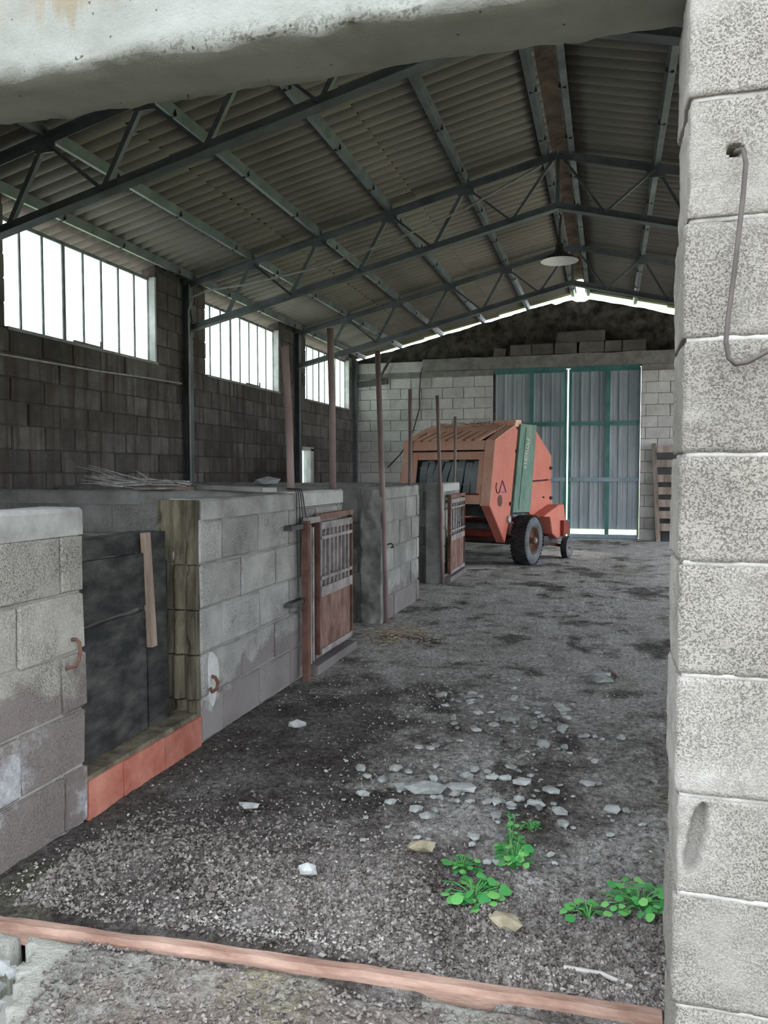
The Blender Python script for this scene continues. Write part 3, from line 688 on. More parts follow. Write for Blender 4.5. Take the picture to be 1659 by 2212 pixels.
# purlins with their hook clips
PX = [-5.40, -4.54, -3.60, -2.67, -1.71, -0.77, -0.47, 0.47, 1.43, 2.36, 3.30, 4.16]
def Lpoly(w, h, t, flip):
    p = [(-w / 2, -h / 2), (w / 2, -h / 2), (w / 2, -h / 2 + t), (-w / 2 + t, -h / 2 + t), (-w / 2 + t, h / 2 - t), (w / 2, h / 2 - t), (w / 2, h / 2), (-w / 2, h / 2)]
    return [(-a, b) for a, b in p][::-1] if flip else p
cl = MB().prof((0, 0, 0), (0, 0.012, 0), [(-0.045, -0.055), (0.045, -0.055), (0.045, 0.055), (-0.045, 0.055)])
clm = bpy.data.meshes.new('clip'); clm.from_pydata(cl.v, [], cl.f); clm.update(); clm.materials.append(M['steel_dark'])
for x in PX:
    z = zc(x) + 0.085
    p = MB().prof((x, 1.90, z), (x, 17.30, z), Lpoly(0.065, 0.095, 0.008, x < XRIDGE), (SL if x < XRIDGE else -SL, 0, 1)).build('purlin', 'steel', ceiling)
    y = 2.6 + random.uniform(0, 0.6)
    while y < 17:
        inst('clip', clm, (x, y, z), p, (0.85, 1, 1.0), (0, -ANG if x < XRIDGE else ANG, 0)); y += random.uniform(1.0, 1.5)

# ------------------------------------------------------------------ trusses
DEP = 0.575
def truss(Y, label):
    t = thing('roof_truss', label, 'truss', (XRIDGE, Y, zc(XL)), 'lattice roof trusses')
    zb = lambda x: zc(x) - DEP
    for s in (-1, 1):
        xe = XRIDGE + s * 4.88
        MB().prof((xe, Y, zc(xe)), (XRIDGE, Y, zc(XRIDGE)), [(-0.05, 0.035), (-0.05, 0.043), (0.05, 0.043), (0.05, 0.035), (0.004, 0.035), (0.004, -0.035), (-0.004, -0.035), (-0.004, 0.035)]).build('top_chord', 'steel', t)
        MB().prof((xe, Y, zb(xe)), (XRIDGE, Y, zb(XRIDGE)), [(-0.055, -0.045), (0.055, -0.045), (0.055, -0.036), (0.005, -0.036), (0.005, 0.045), (-0.005, 0.045), (-0.005, -0.036), (-0.055, -0.036)]).build('bottom_chord', 'steel', t)
        nodes = [XRIDGE + s * d for d in (3.92, 2.98, 2.05, 1.09)]
        for x in nodes:
            a = x + s * 0.40; b = x - s * 0.55
            MB().ell((x + s * 0.02, Y + 0.02, zc(x) - 0.01), (a, Y + 0.02, zb(a)), 0.042, 0.006).build('web', 'steel', t)
            if abs(b - XRIDGE) > 0.25: MB().ell((x - s * 0.02, Y - 0.02, zc(x) - 0.01), (b, Y - 0.02, zb(b)), 0.028, 0.005).build('web', 'steel', t)
            g = MB().prof((x, Y - 0.006, zc(x) - 0.03), (x, Y + 0.006, zc(x) - 0.03), [(-0.10, -0.06), (0.10, -0.06), (0.10, 0.06), (-0.10, 0.06)]); g.build('gusset', 'steel', t)
        a = XRIDGE + s * 0.54
        MB().ell((XRIDGE + s * 0.06, Y + 0.02, zc(XRIDGE) - 0.03), (a, Y + 0.02, zb(a)), 0.032, 0.005).build('web', 'steel', t)
    MB().bar((XRIDGE, Y, zc(XRIDGE)), (XRIDGE, Y, zb(XRIDGE) - 0.03), 0.045, 0.045, (0, 1, 0)).build('king_post', 'steel', t)
    return t
truss(TRUSS_Y[0], 'nearest lattice steel truss, cut off by the lintel beam')
truss(TRUSS_Y[1], 'middle lattice steel truss, fully seen from wall to ridge')
truss(TRUSS_Y[2], 'farthest lattice steel truss, in front of the gable')
# steel columns
for Y, lab in zip(TRUSS_Y, ('grey steel column at the left edge of the nearest window', 'tall grey steel column between the first and second windows', 'grey steel column between the second and third windows')):
    c = MB().prof((XL + 0.055, Y, -0.05), (XL + 0.055, Y, 3.92), [(-0.05, -0.05), (0.05, -0.05), (0.05, -0.042), (0.004, -0.042), (0.004, 0.042), (0.05, 0.042), (0.05, 0.05), (-0.05, 0.05), (-0.05, 0.042), (-0.004, 0.042), (-0.004, -0.042), (-0.05, -0.042)], (1, 0, 0))
    tag(c.build('steel_column', 'steel'), lab, 'column', 'steel columns on the left wall')
tag(MB().prof((XL + 0.05, YB - 0.07, -0.05), (XL + 0.05, YB - 0.07, 3.9), [(-0.05, -0.05), (0.05, -0.05), (0.05, 0.05), (-0.05, 0.05)], (1, 0, 0)).build('steel_column', 'steel'), 'grey steel column in the far left corner', 'column', 'steel columns on the left wall')
# conduit beside the middle column and over the truss
tag(MB().tube([(XL + 0.13, 9.50, 1.0), (XL + 0.125, 9.50, 2.4), (XL + 0.13, 9.50, 3.55), (XL + 0.19, 9.50, 3.73), (XL + 0.40, 9.50, 3.80), (-4.6, 9.50, 3.84), (-3.6, 9.49, 3.98), (-2.6, 9.49, 4.24), (-1.7, 9.49, 4.55), (-0.8, 9.50, 4.97)], 0.014, 6).build('cable', 'cable', None, True), 'grey conduit up the middle column and along its truss', 'cable')
tag(MB().tube([(XL + 0.09, 9.535, 1.25), (XL + 0.09, 9.535, 2.9), (XL + 0.12, 9.52, 3.2), (XL + 0.16, 9.53, 3.42), (XL + 0.12, 9.54, 3.62)], 0.010, 6).build('cable', 'cable_dark', None, True), 'dark cable hanging loose on the middle column', 'cable')
tag(MB().tube([(XL + 0.03, 5.72, 2.50), (XL + 0.03, 6.6, 2.515), (XL + 0.03, 7.6, 2.53), (XL + 0.03, 8.6, 2.565), (XL + 0.035, 9.46, 2.585)], 0.013, 6).build('cable', 'cable', None, True), 'pale pipe running along the wall under the nearest window', 'pipe')
# far-left corner timbers
tag(MB().bar((XL + 0.12, YB - 0.06, 3.36), (-4.75, YB - 0.06, 3.42), 0.05, 0.13).build('timber', 'steel_dark'), 'dark short timber in the far left corner under the roof', 'timber')
tag(MB().bar((-4.62, YB - 0.12, 3.98), (-4.95, YB - 0.12, 3.42), 0.04, 0.05).build('brace', 'steel_dark'), 'dark slanting brace in the far left corner', 'brace')

# ------------------------------------------------------------------ pendant lamp
LX, LY, LZ = -0.74, 12.0, 4.50
t = thing('pendant_lamp', 'shallow white-lined pendant lamp hanging below the ridge', 'lamp', (LX, LY, LZ))
MB().lathe([(0.275, 0.0), (0.272, 0.012), (0.22, 0.045), (0.12, 0.10), (0.06, 0.15), (0.055, 0.24), (0.0, 0.25)], (LX, LY, LZ), (0, 0, 1), 32).build('lamp_shade', 'steel_dark', t, True)
MB().lathe([(0.274, 0.0), (0.21, 0.035), (0.11, 0.085), (0.0, 0.10)], (LX, LY, LZ - 0.003), (0, 0, 1), 32).build('reflector', 'enamel', t, True)
MB().tube([(LX, LY, LZ + 0.24), (LX, LY, LZ + 0.5), (LX + 0.02, LY, zc(LX) + 0.1)], 0.018, 6).build('stem', 'steel_dark', t)

# ------------------------------------------------------------------ door
d = thing('door_1', 'tall two-leaf ribbed metal door with green frame', 'door', ((DX0 + DX1) / 2, YB, 0), None, 'structure')
DY = YB + 0.12
cols = [DX0 + 0.02, -1.60, -0.89, -0.80, -0.03, DX1 - 0.03]; zr = [0.045, 1.25, 2.42, 3.54]
def rib(x0, x1, z0, z1, parent):
    m = MB(); p = 0.195; pr = []
    x = x0
    k = 0
    pts = [(x0, 0.0)]
    while x < x1 - 1e-6:
        for dx, dy in ((0.0, 0), (0.012, 0.028), (0.035, 0.028), (0.047, 0.0), (0.10, 0.0), (0.106, 0.006), (0.112, 0.0)):
            if x + dx < x1 and x + dx > pts[-1][0] + 1e-5: pts.append((x + dx, dy))
        x += p
    pts.append((x1, 0.0)); n = len(pts)
    for z in (z0, z1):
        for (a, b) in pts: m.v.append((a, DY + 0.03 - b, z))
        for (a, b) in pts: m.v.append((a, DY + 0.034 - b, z))
    for i in range(n - 1): m.f += [(i, i + 1, 2 * n + i + 1, 2 * n + i), (n + i, 3 * n + i, 3 * n + i + 1, n + i + 1), (i, n + i, n + i + 1, i + 1), (2 * n + i, 2 * n + i + 1, 3 * n + i + 1, 3 * n + i)]
    return m.build('panel', 'zinc', parent)
for (a, b) in ((cols[0], cols[1]), (cols[1], cols[2]), (cols[3], cols[4]), (cols[4], cols[5])):
    for r in range(3):
        z0 = zr[r] if r else (0.20 if a > -0.85 else 0.06)
        rib(a + 0.01, b - 0.006, z0 + 0.0, zr[r + 1], d)
for x, w, mt in ((cols[0], 0.05, 'steel_dark'), (cols[1], 0.085, 'door_green'), (cols[2], 0.06, 'door_green'), (cols[3], 0.06, 'door_green'), (cols[4], 0.085, 'door_green'), (cols[5], 0.04, 'door_blue')):
    MB().box(x - w / 2, x + w / 2, DY - 0.045, DY - 0.005, 0.03, 3.56).build('stile', mt, d)
for z, mt in ((0.06, 'door_blue'), (1.25, 'door_blue'), (2.42, 'door_green'), (3.54, 'door_green')):
    for a, b in ((cols[0], cols[2]), (cols[3], cols[5])):
        MB().box(a, b, DY - 0.052, DY - 0.012, z - 0.04, z + 0.04).build('rail', mt, d)
MB().box(-0.90, -0.79, DY - 0.08, DY - 0.05, 0.32, 0.40).build('bolt', 'door_blue', d)
MB().box(DX0, DX1, YB - 0.03, YB + 0.24, -0.05, 0.02).build('threshold', 'mortar', d)
MB().box(DX0 - 0.01, DX1 + 0.01, DY - 0.07, DY - 0.03, 3.57, 3.61).build('track', 'door_green', d)
# ------------------------------------------------------------------ cable hanging on the far wall
tag(MB().tube([(-3.55, YB - 0.12, 4.28), (-3.62, YB - 0.10, 4.25), (-3.85, YB - 0.07, 4.0), (-4.0, YB - 0.05, 3.55), (-4.03, YB - 0.05, 3.1), (-4.02, YB - 0.05, 2.8), (-4.2, YB - 0.05, 2.2), (-4.45, YB - 0.05, 1.8), (-4.75, YB - 0.06, 1.5)], 0.013, 6).build('cable', 'cable_dark', None, True), 'long black cable drooping down the pale end wall', 'cable')
# ------------------------------------------------------------------ stalls
SX0, SX1 = -2.20, -2.0; ZW = 1.26
def stall_core(m, x0, x1, y0, y1, z1=1.16): m.box(x0 + 0.012, x1 - 0.012, y0 + 0.012, y1 - 0.012, -0.1, z1)
def coping(parent, x0, x1, y0, y1, mat='cap', z0=1.155, z1=1.26, sd=1):
    n = max(4, int(max(x1 - x0, y1 - y0) / 0.06)); m = MB()
    ly = (y1 - y0) > (x1 - x0)
    for i in range(n + 1):
        t = i / n; a = y0 + (y1 - y0) * t if ly else x0 + (x1 - x0) * t
        e = 0.010 * float(fbm(a, sd, 5, 3, 61)); e2 = 0.008 * float(fbm(a, sd + 3, 7, 3, 63)); c = 0.014
        lo, hi = (x0, x1) if ly else (y0, y1)
        pr = [(lo + e2, z0), (lo + e2, z1 - c + e), (lo + c, z1 + e), (hi - c, z1 + e2), (hi + e * 0.6, z1 - c + e), (hi + e * 0.6, z0)]
        m.v += [(p, a, z) if ly else (a, p, z) for p, z in pr]
    for i in range(n):
        for k in range(6): m.f.append((i * 6 + k, i * 6 + (k + 1) % 6, i * 6 + 6 + (k + 1) % 6, i * 6 + 6 + k))
    m.f += [tuple(range(6)), tuple(n * 6 + k for k in range(5, -1, -1))]
    return m.build('coping', mat, parent)
VN = variants('block_near', 'y', 0.06, 6, 0.009, 0.005); VS = variants('block_stall', 'y', 0.06, 6, 0.009, 0.005); VX = variants('block_stall', 'x', 0.06, 6, 0.009, 0.005)
def stall_wall(label, x0, x1, y0, y1, front=None, end=None, back=None, capmat='cap', near=False, ph=0.0, cap=True):
    m = MB(); stall_core(m, x0 + 0.0, x1, y0, y1)
    w = thing('stall_wall', label, 'low wall', ((x0 + x1) / 2, (y0 + y1) / 2, 0))
    m.build('wall_core', 'mortar', w)
    V = VN if near else VS
    if front: courses(w, V, 'y', x1 - 0.028, y0, y1, -1 if near else 0, 5, ph=ph)
    if back: courses(w, V, 'y', x0 + 0.028, y0, y1, 0, 5, ph=ph)
    if end: courses(w, VX, 'x', y0 + 0.028, x0, x1, 0, 5, ph=0.1 + ph)
    if cap: coping(w, x0, x1, y0, y1, capmat, sd=y0)
    return w
A = stall_wall('rough low block wall at the left edge, nearest the camera', SX0, SX1, 1.30, 2.66, front=True, end=False, near=True, ph=0.18)
B = stall_wall('grey block stall wall between the black hatch and the rusty gate', SX0, SX1, 3.59, 5.80, front=True, ph=0.06, cap=False)
coping(B, SX0, SX1, 3.622, 4.88, 'cap', sd=2.2); coping(B, SX0 - 0.01, SX1 + 0.006, 4.885, 5.82, 'plaster', 1.165, 1.268, sd=3.3)
Cw = stall_wall('pale grey stall wall with a crumbling near end', SX0, SX1, 6.98, 8.40, front=True, ph=0.3)
E_ = stall_wall('short stall wall behind the far rusty gate', SX0, SX1, 9.72, 10.85, front=True, capmat='plaster', ph=0.2)
X1 = stall_wall('dividing wall with the dry brushwood on top', XL, SX0 - 0.003, 5.22, 5.42, end=True)
X2 = stall_wall('dividing wall behind the first rusty gate, a stone on top', XL, SX0 - 0.003, 7.0, 7.2, end=True)
X3 = stall_wall('farthest dividing wall of the stalls', XL, SX0 - 0.003, 9.74, 9.94, end=True)
# crumbling mortar end of the third wall
def rough_face(name, x0, x1, y, z0, z1, mat, parent, amp, dep, seed, nx=14, nz=70, smooth=True):
    m = MB()
    for i in range(nx + 1):
        for k in range(nz + 1):
            x = x0 + (x1 - x0) * i / nx; z = z0 + (z1 - z0) * k / nz
            yy = y + amp * float(fbm(x, z, 9, 4, seed)) - (0 if 0 < i < nx and 0 < k < nz else 0.0)
            m.v.append((x, yy, z))
    for i in range(nx):
        for k in range(nz): m.f.append((i * (nz + 1) + k, (i + 1) * (nz + 1) + k, (i + 1) * (nz + 1) + k + 1, i * (nz + 1) + k + 1))
    o = len(m.v); m.v += [(x, y + dep, z) for x, yy, z in m.v[:]]
    per = [(i, 0) for i in range(nx)] + [(nx, k) for k in range(nz)] + [(i, nz) for i in range(nx, 0, -1)] + [(0, k) for k in range(nz, 0, -1)]
    idx = [i * (nz + 1) + k for i, k in per]
    for a, b in zip(idx, idx[1:] + idx[:1]): m.f.append((a, b, o + b, o + a))
    return m.build(name, mat, parent, smooth)
rough_face('broken_end', SX0 - 0.01, SX1 - 0.006, 6.955, -0.05, 1.245, 'cap', Cw, 0.05, 0.06, 44)
MB().box(SX0 - 0.005, SX1 + 0.004, 9.66, 9.73, -0.05, 1.265).build('pier', 'cap', E_)

# open, fluted cores of the blocks at the end of the second wall
for k in range(5):
    z0, z1 = k * CH + 0.004, (k + 1) * CH - 0.004
    if k == 4: z1 = 1.258
    m = MB(); n = 22; xs_ = [SX0 - 0.03 + (SX1 - SX0 + 0.02) * i / n for i in range(n + 1)]; nz = 7
    for j in range(nz + 1):
        z = z0 + (z1 - z0) * j / nz
        for i, x in enumerate(xs_):
            t = i / n; fl = 0.036 * (1 - abs(math.sin(math.pi * (t * 3.0 + 0.06 * math.sin(k * 2.1)))) ** 0.6)
            fl += 0.05 * max(0, float(fbm(x * 1.0, z, 12, 4, 90 + k))); 
            if i in (0, n): fl = 0.0
            m.v.append((x, 3.555 + fl + (0.006 * math.sin(k * 5.0)), z))
    for j in range(nz):
        for i in range(n): m.f.append((j * (n + 1) + i, j * (n + 1) + i + 1, (j + 1) * (n + 1) + i + 1, (j + 1) * (n + 1) + i))
    o = len(m.v); m.v += [(x, 3.605, z) for x, y, z in m.v[:]]
    per = [i for i in range(n)] + [j * (n + 1) + n for j in range(nz)] + [nz * (n + 1) + i for i in range(n, 0, -1)] + [j * (n + 1) for j in range(nz, 0, -1)]
    for a, b in zip(per, per[1:] + per[:1]): m.f.append((a, b, o + b, o + a))
    m.build('end_block', 'tarp', B)

# red hollow-brick threshold of the hatch, with a cement top
t = thing('brick_threshold', 'three red bricks with a cement top under the black hatch', 'threshold', (-2.02, 3.1, 0))
yy = [2.665, 2.905, 3.225, 3.575]
for a, b in zip(yy, yy[1:]):
    m = MB().box(SX1 - 0.06, SX1 + 0.004 + random.uniform(-.004, .004), a + 0.003, b - 0.003, -0.02, 0.15 + random.uniform(-.004, .004)); m.build('brick', 'redbrick', t)
m = MB(); n = 30
for i in range(n + 1):
    y = yy[0] + (yy[-1] - yy[0]) * i / n; e = 0.008 * float(fbm(y, 1, 8, 3, 7)); e2 = 0.008 * float(fbm(y, 5, 8, 3, 8))
    m.v += [(SX1 - 0.15, y, 0.10), (SX1 - 0.15, y, 0.175 + e2), (SX1 - 0.012 + e, y, 0.168 + e), (SX1 - 0.006 + e, y, 0.148), (SX1 - 0.05, y, 0.11)]
for i in range(n):
    for k in range(5): m.f.append((i * 5 + k, i * 5 + (k + 1) % 5, i * 5 + 5 + (k + 1) % 5, i * 5 + 5 + k))
m.f += [(0, 1, 2, 3, 4), tuple(n * 5 + k for k in (4, 3, 2, 1, 0))]
m.build('cement_top', 'tarp', t)
# black boarded hatch closing that stall
t = thing('boarded_hatch', 'black boarded hatch with a brown upright batten', 'hatch', (-2.13, 3.1, 0.16))
def plank(z0, z1, y0, y1, x, seed, parent, name='board', mat='black', th=0.03, sag=0.01, slope=0.0):
    m = MB(); n = 24
    for i in range(n + 1):
        y = y0 + (y1 - y0) * i / n; a = sag * float(fbm(y, seed, 6, 3, 5)); b = sag * float(fbm(y, seed + 9, 7, 3, 6)); c = 0.004 * float(fbm(y, seed, 14, 2, 4))
        d = slope * (y - y0)
        m.v += [(x + c, y, z0 + a + d), (x + th + c, y, z0 + a + d), (x + th + c, y, z1 + b + d), (x + c, y, z1 + b + d)]
    for i in range(n):
        for k in range(4): m.f.append((i * 4 + k, i * 4 + (k + 1) % 4, i * 4 + 4 + (k + 1) % 4, i * 4 + 4 + k))
    m.f += [(0, 1, 2, 3), tuple(n * 4 + k for k in (3, 2, 1, 0))]
    return m.build(name, mat, parent)
plank(0.17, 0.735, 2.60, 3.25, -2.13, 1, t, slope=0.02); plank(0.745, 0.925, 2.60, 3.245, -2.128, 2, t, slope=0.04); plank(0.93, 1.02, 2.60, 3.25, -2.125, 3, t); plank(1.025, 1.115, 2.60, 3.24, -2.15, 4, t)
plank(1.05, 1.12, 2.60, 3.25, -2.17, 5, t)
MB().bar((-2.085, 3.275, 0.57), (-2.095, 3.245, 1.115), 0.03, 0.042, (0, 1, 0)).build('batten', 'batten', t)
m = MB().box(-2.15, -2.105, 3.265, 3.44, 0.165, 1.125); m.v = [(x, y + 0.01 * math.sin(z * 5), z - 0.015 * (y > 3.4)) for x, y, z in m.v]; m.build('upright_board', 'black', t)
MB().box(-2.19, -2.155, 3.36, 3.53, 0.165, 0.955).build('upright_board', 'black', t)

# rusty gates standing against the walls
def gate(label, y0, y1, z0, z1, x=-1.945, nb=8, post=True):
    t = thing('rusty_gate', label, 'gate', (x, (y0 + y1) / 2, 0))
    w = y1 - y0; ya = y0 + 0.21 * (w / 0.87) if post else y0
    if post:
        MB().box(x - 0.022, x + 0.022, y0 - 0.02, y0 + 0.025, -0.02, z1 + 0.0).build('post', 'rust', t)
        MB().box(x - 0.02, x + 0.008, y0 + 0.065, y0 + 0.085, z0 - 0.03, z1 - 0.03).build('post', 'wood', t)
        MB().box(x - 0.02, x + 0.012, y0 + 0.10, y0 + 0.125, z0 - 0.02, z1 - 0.05).build('post', 'bar', t)
        for z in (z1 - 0.035, z0 + 0.42): MB().box(x - 0.05, x + 0.0, y0 - 0.24, y0, z - 0.016, z + 0.016).build('hinge', 'steel_dark', t)
        MB().box(x - 0.015, x + 0.02, y0 - 0.01, ya, z1 - 0.02, z1 + 0.02).build('rail', 'bar', t)
    fr = 0.032
    MB().ell((x, ya, z0), (x, ya, z1), 0.04, 0.008, (1, 0, 0)).build('stile', 'rust', t)
    MB().box(x - 0.02, x + 0.02, y1 - fr, y1, z0, z1).build('stile', 'rust', t)
    MB().box(x - 0.015, x + 0.025, ya, y1, z1 - 0.005, z1 + 0.035).build('rail', 'rust_sheet', t)
    zm = z0 + (z1 - z0) * 0.46
    for z, h, mt in ((z1 - 0.05, 0.05, 'bar'), (z1 - 0.135, 0.024, 'bar'), (zm + 0.095, 0.024, 'bar'), (zm, 0.07, 'bar'), (z0 + 0.015, 0.04, 'bar')):
        MB().box(x + 0.006, x + 0.022, ya + 0.02, y1 - 0.02, z - h / 2, z + h / 2).build('rail', mt, t)
    for i in range(nb):
        y = ya + 0.045 + (y1 - ya - 0.11) * i / (nb - 1)
        MB().box(x - 0.008, x + 0.008, y - 0.012, y + 0.012, zm, z1 - 0.03).build('gate_bar', 'bar', t)
    MB().box(x - 0.004, x + 0.006, ya + 0.01, y1 - fr, z0, zm - 0.03).build('sheet', 'rust_sheet', t)
    return t
gate('nearer rusty barred gate with a rusty lower sheet', 4.91, 5.86, 0.12, 1.075)
gate('farther rusty barred gate in front of the baler', 9.86, 10.88, 0.10, 1.08, nb=6, post=False)
tag(MB().box(-2.0, -1.915, 5.05, 5.92, -0.05, 0.06).build('gate_plinth', 'block_stall'), 'low cement plinth under the nearer rusty gate', 'plinth')
tag(MB().box(-2.0, -1.915, 9.80, 10.95, -0.05, 0.06).build('gate_plinth', 'block_stall'), 'low cement plinth under the farther rusty gate', 'plinth')
# wires tied round the first pole, hanging down the wall
for i in range(4):
    y = 4.86 + 0.035 * i
    tag(MB().tube([(-2.07, y + .02, 1.29), (-2.0, y, 1.285), (-1.988, y, 1.25), (-1.985, y - 0.01 + 0.03 * i, 1.0), (-1.985, y + 0.01, 0.6 + 0.1 * i)], 0.004, 5).build('wire', 'cable_dark'), 'thin dark wire trailing down the wall beside the nearer gate', 'wire', 'wires on the stall wall')
# ------------------------------------------------------------------ poles
for (p, q, r, lab) in [((-2.07, 4.96, 1.25), (-2.085, 4.90, 2.235), 0.026, 'purple-brown pipe standing on the wall, leftmost of the six'),
        ((-2.07, 5.80, 1.25), (-2.07, 5.75, 2.50), 0.026, 'tall purple-brown pipe, second from the left'),
        ((-1.985, 7.03, -0.02), (-2.03, 6.90, 2.50), 0.025, 'longest pipe, reaching the floor at the crumbling wall end'),
        ((-2.09, 8.36, 1.24), (-2.09, 8.36, 2.30), 0.022, 'reddish pipe, fourth from the left, before the baler'),
        ((-1.985, 9.64, 0.0), (-2.06, 9.63, 2.35), 0.022, 'pipe beside the far gate, fifth from the left'),
        ((-2.06, 10.80, 1.25), (-2.06, 10.82, 2.17), 0.020, 'thin pipe, rightmost and farthest of the six')]:
    m = MB(); p = Vector(p); q = Vector(q); mid = (p + q) / 2 + Vector((0.004, 0.008, 0))
    m.tube([p, (p + mid) / 2, mid, (q + mid) / 2, q], r, 12)
    tag(m.build('pole', 'pole', None, True), lab, 'pole', 'pipes along the stalls')
# hooks and rings
tag(MB().tube([(-2.005, 2.575, 0.752), (-1.975, 2.578, 0.752), (-1.962, 2.578, 0.742), (-1.957, 2.577, 0.71), (-1.957, 2.570, 0.678), (-1.962, 2.553, 0.655), (-1.985, 2.525, 0.650)], 0.0075, 8).build('hook', 'rust', None, True), 'bent rusty iron hook on the nearest low wall', 'hook')
t = thing('wall_ring', 'rusty hook in a white plaster patch by the hatch', 'hook', (-1.99, 3.73, 0.30))
m = MB(); n = 26
for i in range(n): 
    a = 2 * math.pi * i / n; rr = 1 + 0.25 * math.sin(3 * a + 1) * 0.5; m.v.append((-1.990, 3.70 + 0.055 * rr * math.cos(a), 0.32 + 0.14 * rr * math.sin(a)))
m.v += [(-2.02, y, z) for x, y, z in m.v[:]]
m.f = [tuple(range(n)), tuple(range(2 * n - 1, n - 1, -1))] + [(i, (i + 1) % n, n + (i + 1) % n, n + i) for i in range(n)]
m.build('plaster_patch', 'plaster', t)
MB().tube([(-2.0, 3.68, 0.33), (-1.97, 3.68, 0.325), (-1.955, 3.68, 0.30), (-1.96, 3.675, 0.265), (-1.975, 3.655, 0.255), (-1.98, 3.645, 0.275)], 0.010, 8).build('iron_ring', 'rust', t, True)
tag(MB().tube([(-2.0, 7.12, 0.72), (-1.96, 7.12, 0.73), (-1.945, 7.13, 0.71), (-1.95, 7.14, 0.69), (-1.97, 7.14, 0.69)], 0.007, 8).build('wall_ring', 'steel_dark', None, True), 'small iron ring by the longest pipe', 'ring')
# plank across the stall tops, stone, brushwood
tag(MB().bar((-2.12, 4.72, 1.285), (-4.75, 7.12, 1.285), 0.10, 0.03).build('plank', 'wood_pale'), 'bleached plank lying across the tops of the stall walls', 'plank')

# stones: a few hull shapes
def stone_mesh(seed, mat, flat=0.5):
    r = random.Random(seed); bm = bmesh.new(); bmesh.ops.create_icosphere(bm, subdivisions=1, radius=0.5)
    cuts = [(Vector((r.uniform(-1, 1), r.uniform(-1, 1), r.uniform(-1, 1))).normalized(), r.uniform(0.28, 0.42)) for _ in range(7)]
    for v in bm.verts:
        for nrm, dd in cuts:
            k = v.co.dot(nrm)
            if k > dd: v.co -= nrm * (k - dd)
        v.co += Vector([r.uniform(-0.03, 0.03) for _ in range(3)])
    mn = Vector([min(v.co[i] for v in bm.verts) for i in range(3)]); mx = Vector([max(v.co[i] for v in bm.verts) for i in range(3)])
    for v in bm.verts: v.co = Vector([(v.co[i] - (mn[i] + mx[i]) / 2) / (mx[i] - mn[i]) for i in range(3)])
    me = bpy.data.meshes.new('stone'); bm.to_mesh(me); bm.free(); me.materials.append(M[mat]); return me
ST = [stone_mesh(k, 'stone') for k in range(8)]; STP = [stone_mesh(50 + k, 'stone_pale') for k in range(4)]; ST += [stone_mesh(80 + k, 'stone_yellow') for k in range(2)]
tag(inst('stone', STP[0], (-3.22, 7.10, 1.31), None, (0.28, 0.16, 0.10), (0, 0, 0.5)), 'pale stone resting on the stall wall beside the second pipe', 'stone')
t = thing('brushwood', 'dry bleached brushwood heaped on the dividing wall', 'brushwood', (-3.55, 5.32, 1.26))
rb = random.Random(3)
for i in range(70):
    if i < 26:
        x0 = rb.uniform(-3.5, -3.3); y0 = 5.32 + rb.uniform(-0.09, 0.09); L = rb.uniform(0.35, 0.62); up = rb.uniform(0.0, 0.28)
        pts = [(x0, y0, 1.30 + rb.uniform(0, 0.03))]
        for s in (0.35, 0.7, 1.0): pts.append((x0 - L * s, y0 + rb.uniform(-0.03, 0.03), 1.285 + up * L * s * 1.1 + rb.uniform(-0.012, 0.012)))
        MB().tube(pts, [0.008, 0.006, 0.004, 0.002], 5).build('twig', 'twig', t)
    else:
        x0 = rb.uniform(-3.55, -3.0); y0 = 5.32 + rb.uniform(-0.1, 0.1); z0 = 1.275 + rb.uniform(0, 0.06); a = rb.uniform(-0.5, 0.5); L = rb.uniform(0.1, 0.35)
        up = 0.09 if i in (30, 33) else rb.uniform(-0.02, 0.04)
        MB().tube([(x0, y0, z0), (x0 - L * 0.5 * math.cos(a), y0 + L * 0.5 * math.sin(a), z0 + up * 0.6), (x0 - L * math.cos(a), y0 + L * math.sin(a) * 0.5, max(1.27, z0 + up))], [0.007, 0.006, 0.003], 5).build('twig', 'twig', t)
MB().tube([(-3.5, 5.27, 1.275), (-3.2, 5.26, 1.28), (-2.98, 5.28, 1.275)], [0.012, 0.022, 0.016], 7).build('branch', 'wood', t)

# ------------------------------------------------------------------ pallet leaning at the far right
t = thing('pallet', 'tall weathered wooden pallet standing against the end wall', 'pallet', (1.25, 16.75, 0))
MB().bar((0.97, 16.60, 0.0), (0.87, 16.86, 1.98), 0.085, 0.06, (0, 1, 0)).build('post', 'wood', t)
MB().bar((1.85, 16.60, 0.0), (1.80, 16.86, 1.98), 0.085, 0.06, (0, 1, 0)).build('post', 'wood', t)
for i, z in enumerate((1.80, 1.50, 1.20, 0.95, 0.70, 0.47, 0.22)):
    h = 0.15 if i else 0.13; y = 16.64 + 0.13 * z
    MB().box(0.93, 1.86, y + 0.02, y + 0.045, z, z + h).build('slat', 'wood', t)
MB().box(0.93, 1.86, 16.90, 16.93, 0.0, 1.9).build('backing', 'steel_dark', t)
